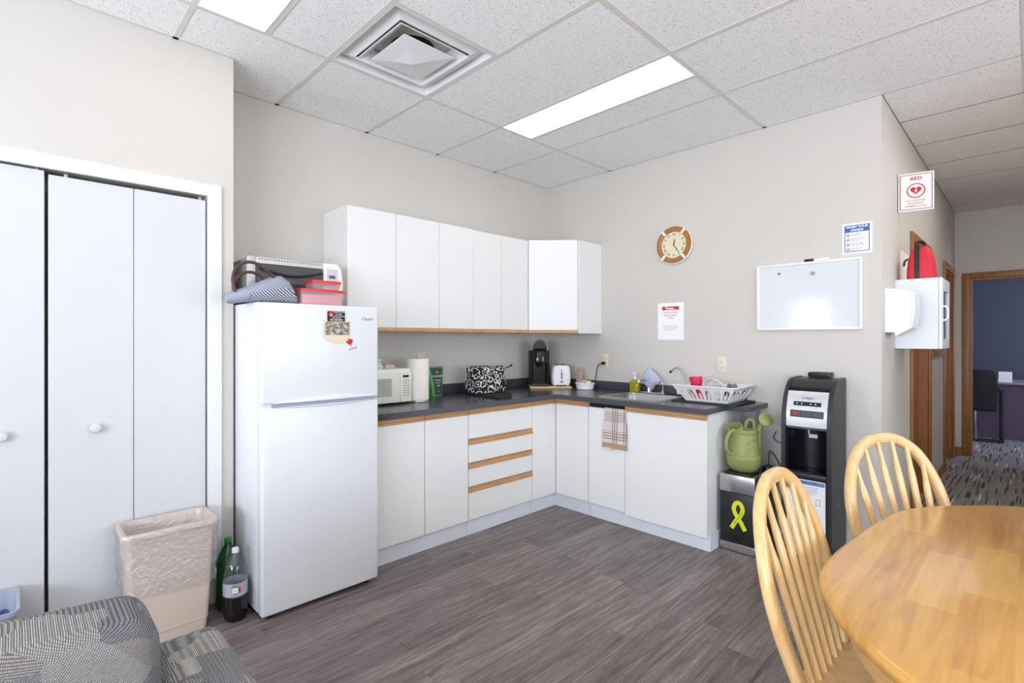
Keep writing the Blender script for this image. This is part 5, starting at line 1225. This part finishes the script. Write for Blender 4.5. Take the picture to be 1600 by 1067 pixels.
rose.map(lambda x, y, z: T2 @ Vector((x, y, z))).build('rose_head', GRN, wa)
mb = MB()
def blob(a, z, s):
    r = .0905-.0001*0-(z-.14)*.09; c = Vector((wx+r*math.cos(a), wy+r*math.sin(a), wz+z)); n_ = Vector((math.cos(a), math.sin(a), 0)); tn_ = Vector((-n_.y, n_.x, 0))
    mb.rings([[c+tn_*s*k*math.cos(q)+Z_*s*k*math.sin(q)+n_*h for q in [2*PI*i/8 for i in range(8)]] for k, h in ((1, -.001), (.75, .003), (.3, .0045))])
for fc_ in ((-.60, .205), (-.86, .185), (-.62, .155), (-.88, .14), (-.42, .18)):
    blob(fc_[0], fc_[1], .005)
    for k in range(5): blob(fc_[0]+.095*math.cos(2*PI*k/5), fc_[1]+.0095*math.sin(2*PI*k/5), .0048)
mb.build('embossed_flowers', GRN, wa)
o = thing('power_adapter', 'black power adapter and cord behind the watering can', 'adapter', (2.0, -.16, hz))
box('brick', BLACKP, o, 1.975, 2.018, -.205, -.13, hz+.0005, hz+.024, .004, 2)
MB().tube(crom([(1.99, -.13, hz+.012), (1.98, -.09, hz+.05), (1.975, -.06, hz+.1), (2.0, -.03, hz+.06), (2.03, -.02, hz-.02), (2.05, -.02, .3)], 6), .003, 8).build('cord', BLACKP, o)
o = MB().tube(crom([(2.0, -.012, .70), (1.985, -.02, .66), (2.01, -.028, .635), (2.06, -.03, .625), (2.11, -.032, .60), (2.132, -.03, .56)], 6), .0035, 8).build('water_line', M('blue_tubing', (60, 84, 130), .4), None); tag(o, 'thin blue water line running along the wall to the cooler', 'tubing')

# ================================================================== FLOOR ITEMS ON THE LEFT
tc_ = thing('waste_bin', 'tall beige rectangular waste bin with clear liner', 'waste bin', (.505, -3.20, 0))
BEI = M('beige_plastic', (222, 204, 188), .45, var=.02, vscale=20)
bcx, bcy = .508, -3.20
mb = MB().rrect([(bcx, bcy, .082, .140, .02, .001), (bcx, bcy, .085, .143, .02, .045), (bcx, bcy, .088, .146, .02, .048), (bcx, bcy, .105, .166, .022, .47), (bcx, bcy, .118, .178, .03, .474), (bcx, bcy, .121, .181, .03, .488), (bcx, bcy, .118, .178, .03, .497), (bcx, bcy, .104, .164, .024, .497), (bcx, bcy, .100, .160, .022, .46), (bcx, bcy, .080, .138, .02, .012), (bcx, bcy, .01, .02, .005, .01)], 5)
mb.build('bin_shell', BEI, tc_)
ln = []
nr = 64
def liner_ring(z, grow, wob, ph):
    hx = .088+(.105-.088)*(z-.048)/.422+grow; hy = .146+(.166-.146)*(z-.048)/.422+grow
    base = rr(bcx, bcy, hx, hy, .035, 15)
    out = []
    for k, (x, y) in enumerate(base):
        n_ = (Vector((x, y))-Vector((bcx, bcy))).normalized(); w_ = wob*(.6*math.sin(k*.55+ph)+.5*math.sin(k*1.3+2*ph)+.35*math.sin(k*2.3+ph*3))
        out.append((x+n_.x*w_, y+n_.y*w_, z+wob*2.2*math.sin(k*.33+ph)))
    return out
L2 = [(.30, -.022, .0, 0), (.40, -.016, .004, 1), (.47, -.014, .003, 2)]
inner = [[(x, y, z) for x, y, z in liner_ring(z, g-.0, w_, p)] for z, g, w_, p in [(.22, -.020, .004, .4), (.36, -.017, .003, 1.), (.46, -.013, .002, 2.)]]
over = [rr(bcx, bcy, .100, .160, .03, 15, .4995), rr(bcx, bcy, .1225, .1825, .032, 15, .4995), rr(bcx, bcy, .1255, .1855, .033, 15, .485)]
outer = [liner_ring(z, g, w_, p) for z, g, w_, p in [(.455, .016, .002, .3), (.42, .014, .003, 1.1), (.385, .018, .004, 2.0), (.35, .014, .004, 2.6), (.315, .020, .0045, 3.3), (.28, .015, .004, 4.1), (.245, .022, .005, 5.0), (.215, .018, .006, 5.6)]]
MB().rings(inner+over+outer, True, False, False).build('liner', clearmat('clear_film', (253, 253, 254), .10, .22, 1., (244, 244, 248), 26.), tc_, angle=60)
# bottles
def bottle(label, x, y, shell, liquid, cap, lvl, lab, s=1.):
    t = thing('soda_bottle', label, 'bottle', (x, y, 0), group='plastic soda bottles')
    pr = [(.030, .001), (.046, .010), (.052, .03), (.0525, .05), (.0525, .19), (.050, .215), (.040, .255), (.026, .285), (.015, .300), (.0135, .318)]
    up = [(r*s, z*s) for r, z in pr if z*s > lvl]
    MB().lathe([(.0525*s, lvl)]+up, (x, y, 0), 28, cap0=False, cap1=False).build('shell', shell, t)
    MB().lathe([(.0155*s, .313*s), (.0155*s, .332*s), (.013*s, .334*s)], (x, y, 0), 20).build('cap', cap, t)
    MB().lathe([(.015*s, .303*s), (.0175*s, .305*s), (.015*s, .307*s)], (x, y, 0), 20).build('neck_ring', shell, t)
    if liquid: MB().lathe([(.030*s, .001), (.046*s, .010), (.052*s, .03), (.0525*s, .05), (.0525*s, lvl-.0005)], (x, y, 0), 28).build('liquid', liquid, t)
    if lab:
        MB().lathe([(.0531*s, .125*s), (.0531*s, .185*s)], (x, y, 0), 40, cap0=False, cap1=False).build('label_band', lab, t)
        a = math.atan2(-3.70-y, 3.17-x); n_ = Vector((math.cos(a), math.sin(a), 0)); r_ = Vector((-n_.y, n_.x, 0)); c = Vector((x, y, .155*s))+n_*.0534*s
        MB().rings([[c+r_*u+Z_*v for u, v in ((-.012, -.010), (.012, -.010), (.012, .012), (-.012, .012))], [c+n_*.0012+r_*u+Z_*v for u, v in ((-.012, -.010), (.012, -.010), (.012, .012), (-.012, .012))]]).build('panel', PAPER, t, smooth=False)
        MB().rings([[c-n_*.001+r_*u+Z_*v for u, v in ((.013, -.012), (.022, -.012), (.022, .014), (.013, .014))], [c+r_*u+Z_*v for u, v in ((.013, -.012), (.022, -.012), (.022, .014), (.013, .014))]]).build('red_mark', INKR, t, smooth=False)
        lettering([('COLA', .012, 0, .019), ('0 Calories', .005, 0, .001), ('2 L', .009, 0, -.016)], c+n_*.0015, r_, Z_, INKB, t)
GREENB = clearmat('green_bottle', (60, 170, 90), .22, .06, .3, (24, 120, 54)); CLEARB = clearmat('clear_bottle', (238, 240, 242), .04, .05, .4)
COLA = M('cola', (24, 15, 14), .08); GRL = M('green_liquid', (18, 74, 34), .1)
bottle('clear bottle of dark cola with silver label beside the refrigerator', .605, -2.945, CLEARB, COLA, M('white_cap', (228, 228, 228), .4), .12, M('silver_label', (186, 190, 200), .35, metal=.2))
bottle('green soda bottle behind the cola bottle', .468, -2.938, GREENB, GRL, M('green_cap', (26, 132, 60), .4), .215, None, 1.02)
# small blue-grey bin at the frame edge
bb = thing('recycling_bin', 'small blue grey bin with plastic bag at the picture edge', 'bin', (.50, -3.86, 0))
BG = M('blue_grey_plastic', (162, 170, 184), .5)
MB().rrect([(.51, -3.86, .10, .14, .03, .001), (.51, -3.86, .125, .168, .035, .305), (.51, -3.86, .132, .175, .035, .307), (.51, -3.86, .132, .175, .035, .322), (.51, -3.86, .122, .165, .03, .322), (.51, -3.86, .095, .135, .03, .01)], 5).build('bin_shell', BG, bb)
MB().rings([[(.51+(x-.51)*1, y, z+.012*math.sin(k*.8+z*60)) for k, (x, y) in enumerate(rr(.51, -3.86, hx, hy, .04, 8))] for hx, hy, z in ((.114, .157, .24), (.112, .155, .18), (.08, .12, .15), (.03, .05, .165))], True, False, True).build('bag', M('blue_bag', (78, 96, 140), .3, var=.2, vscale=30), bb)
o = MB().box(.545, .60, -3.83, -3.72, .172, .174).build('crumpled_paper', PAPER, None); o.location.z += .03
tag(o, 'white scrap of paper lying in the blue grey bin', 'paper')

# armchair with patchwork tweed upholstery
ar = thing('armchair', 'grey patchwork tweed armchair in the near corner', 'armchair', (2.15, -3.83, 0))
AYR, AYL = -3.280, -4.36
def cushion(x0, x1, y0, y1, z0, z1, b, fn=None):
    mb = MB().box(x0, x1, y0, y1, z0, z1, b, 5)
    bmesh.ops.subdivide_edges(mb.bm, edges=[e for e in mb.bm.edges if e.calc_length() > .12], cuts=5, use_grid_fill=True)
    if fn: mb.map(fn)
    return mb
def backfn(x, y, z):
    t = max(0, (z-.40)/.40); v = (y-(-3.845))/.34
    return (x-.10*t, y, z-.018*abs(v)**2.5*t)
cushion(1.80, 2.02, -4.18, -3.478, .40, .745, .05, backfn).build('back_cushion', TWEED, ar, angle=70)
cushion(1.60, 1.85, AYL+.18, AYR-.20, .10, .60, .05, lambda x, y, z: (x-.05*max(0, (z-.4)/.3), y, z)).build('back_frame', TWEED, ar, angle=70)
for y0, y1 in ((AYR-.175, AYR), (AYL, AYL+.175)):
    cushion(1.585, 2.50, y0, y1, .10, .525, .045, lambda x, y, z: (x, y, z-.02*max(0, (x-1.9)))).build('armrest', TWEED, ar, angle=70)
cushion(2.02, 2.60, AYL+.178, AYR-.178, .28, .46, .05).build('seat_cushion', TWEED, ar, angle=70)
box('base', TWEED, ar, 1.70, 2.54, AYL+.02, AYR-.02, .06, .29, .02, 2)
for xx in (1.74, 2.48):
    for yy in (AYL+.07, AYR-.07): MB().lathe([(.018, 0), (.026, .061)], (xx, yy, 0), 14).build('foot', M('dark_foot', (50, 36, 28), .5), ar)

# ================================================================== TABLE AND CHAIRS
TZ = .74
left = [(3.75, -.985), (3.42, -1.035), (3.146, -1.18), (3.01, -1.30), (2.906, -1.436), (2.850, -1.580), (2.815, -1.832), (2.797, -2.09), (2.806, -2.26), (2.862, -2.405), (2.945, -2.530), (3.06, -2.635), (3.32, -2.79), (3.75, -2.87)]
outl = left+[(7.5-x, y) for x, y in reversed(left[1:-1])]
sm = crom([(x, y, 0) for x, y in outl], 6, closed=True)
cen = Vector((3.75, -1.93, 0))
def inset(d, z): 
    out = []
    for i, p in enumerate(sm):
        a = sm[i-1]; b = sm[(i+1) % len(sm)]; tn = (b-a).normalized(); nv = Vector((-tn.y, tn.x, 0))
        if nv.dot(cen-p) < 0: nv = -nv
        q = p+nv*d; out.append((q.x, q.y, z))
    return out
tbl = thing('dining_table', 'large oval table with honey wood block top', 'table', (3.75, -1.93, 0))
MB().rings([inset(.03, TZ-.036), inset(.010, TZ-.034), inset(.002, TZ-.026), inset(0, TZ-.017), inset(.002, TZ-.008), inset(.008, TZ-.002), inset(.016, TZ)]).build('table_top', TABLETOP, tbl, angle=60)
APR = wood('apron_wood', [(.3, (190, 140, 84)), (.7, (226, 182, 124))], axis=1, scale=2, rough=.35)
MB().rings([inset(.055, TZ-.0365), inset(.055, TZ-.115), inset(.078, TZ-.115), inset(.078, TZ-.0365), inset(.055, TZ-.0365)], True, False, False).build('apron', APR, tbl, angle=60)
MB().lathe([(.15, .10), (.13, .14), (.07, .2), (.062, .3), (.09, .4), (.075, .52), (.10, .62), (.16, TZ-.037)], (3.75, -1.93, 0), 28).build('pedestal', BEECH, tbl)
for k in range(4):
    a = PI/4+PI/2*k; dx, dy = math.cos(a), math.sin(a)
    MB().tube(crom([(3.75+dx*.08, -1.93+dy*.08, .17), (3.75+dx*.25, -1.93+dy*.25, .13), (3.75+dx*.42, -1.93+dy*.42, .035)], 5), [(.03, .05)]*4+[(.028, .035)]*7, 10).build('foot', BEECH, tbl)

def make_chair(label, loc, rz):
    c = thing('dining_chair', label, 'chair', (*loc, 0), rz, 'bow-back wooden chairs')
    SZ = .45
    # seat: shield outline, dished
    so = crom([(-.19, -.15, 0), (-.10, -.195, 0), (.06, -.215, 0), (.18, -.195, 0), (.215, -.10, 0), (.222, 0, 0), (.215, .10, 0), (.18, .195, 0), (.06, .215, 0), (-.10, .195, 0), (-.19, .15, 0), (-.21, 0, 0)], 4, closed=True)
    rg = []
    for k, z in ((.86, SZ-.034), (.96, SZ-.028), (1., SZ-.016), (.985, SZ-.004), (.94, SZ), (.75, SZ-.004), (.45, SZ-.010), (.15, SZ-.012)):
        rg.append([(p.x*k, p.y*k, z) for p in so])
    MB().rings(rg).build('seat', BEECH, c, local=True, angle=50)
    H, LEAN, Wd = .475, .13, 1.03
    half = [(-.165, 0), (-.205, .16), (-.205, .29), (-.155, .42), (-.08, .485), (0, .50), (.08, .485), (.155, .42), (.205, .29), (.205, .16), (.165, 0)]
    bx = lambda y, z: (-.17-LEAN*z/.5, y*Wd, SZ-.012+z*(H+.012)/.5)
    path = crom([bx(y, z) for y, z in half], 7)
    MB().tube(path, (.0200, .0145), 12, ref=(1, 0, 0), power=3.2).build('bow', BEECH, c, local=True, angle=45)
    hb = crom([(y, z, 0) for y, z in half[:6]], 10)
    for k in range(6):
        f = (k-2.5)/2.5; yb = f*.112; sl_ = f*.045/.42
        zt = .49
        for p in hb:
            if abs(yb+sl_*p.y) <= abs(p.x): zt = p.y
        pts, rad = [], []
        for i in range(19):
            t = i/18; z = zt*t; y = yb+sl_*z
            pts.append(((-.165-LEAN*z/.5), y*Wd, SZ-.012+z*(H+.012)/.5))
            wsp = .0085+.0065*t/.74 if t < .74 else max(.0075, .0150-(t-.74)*.065)
            rad.append((wsp, .0085 if t < .8 else .0075))
        MB().tube(pts, rad, 10, ref=(1, 0, 0), power=2.6).build('spindle', BEECH, c, local=True)
    tops = []
    for sx, sy in ((.15, .15), (.15, -.15), (-.14, .12), (-.14, -.12)):
        a = Vector((sx, sy, SZ-.030)); b = Vector((sx*1.35, sy*1.4, 0))
        prof = [(0, .014), (.1, .017), (.25, .021), (.33, .014), (.36, .019), (.39, .014), (.55, .020), (.8, .016), (1, .012)]
        MB().tube([a.lerp(b, t) for t, r in prof], [r for t, r in prof], 12).build('leg', BEECH, c, local=True)
        tops.append((a, b))
    mid = [a.lerp(b, .58) for a, b in tops]
    for p, q in ((0, 2), (1, 3)): MB().tube([mid[p].lerp(mid[q], t) for t in (0, .25, .5, .75, 1)], [.009, .012, .015, .012, .009], 10).build('stretcher', BEECH, c, local=True)
    MB().tube([mid[0].lerp(mid[2], .5).lerp(mid[1].lerp(mid[3], .5), t) for t in (0, .25, .5, .75, 1)], [.009, .012, .015, .012, .009], 10).build('stretcher', BEECH, c, local=True)
    return c
make_chair('bow-back wooden chair in front of the water cooler, seat showing', (2.963, -2.14), -.014)
make_chair('bow-back wooden chair beyond the table, before the hallway corner', (3.023, -1.387), -.53)
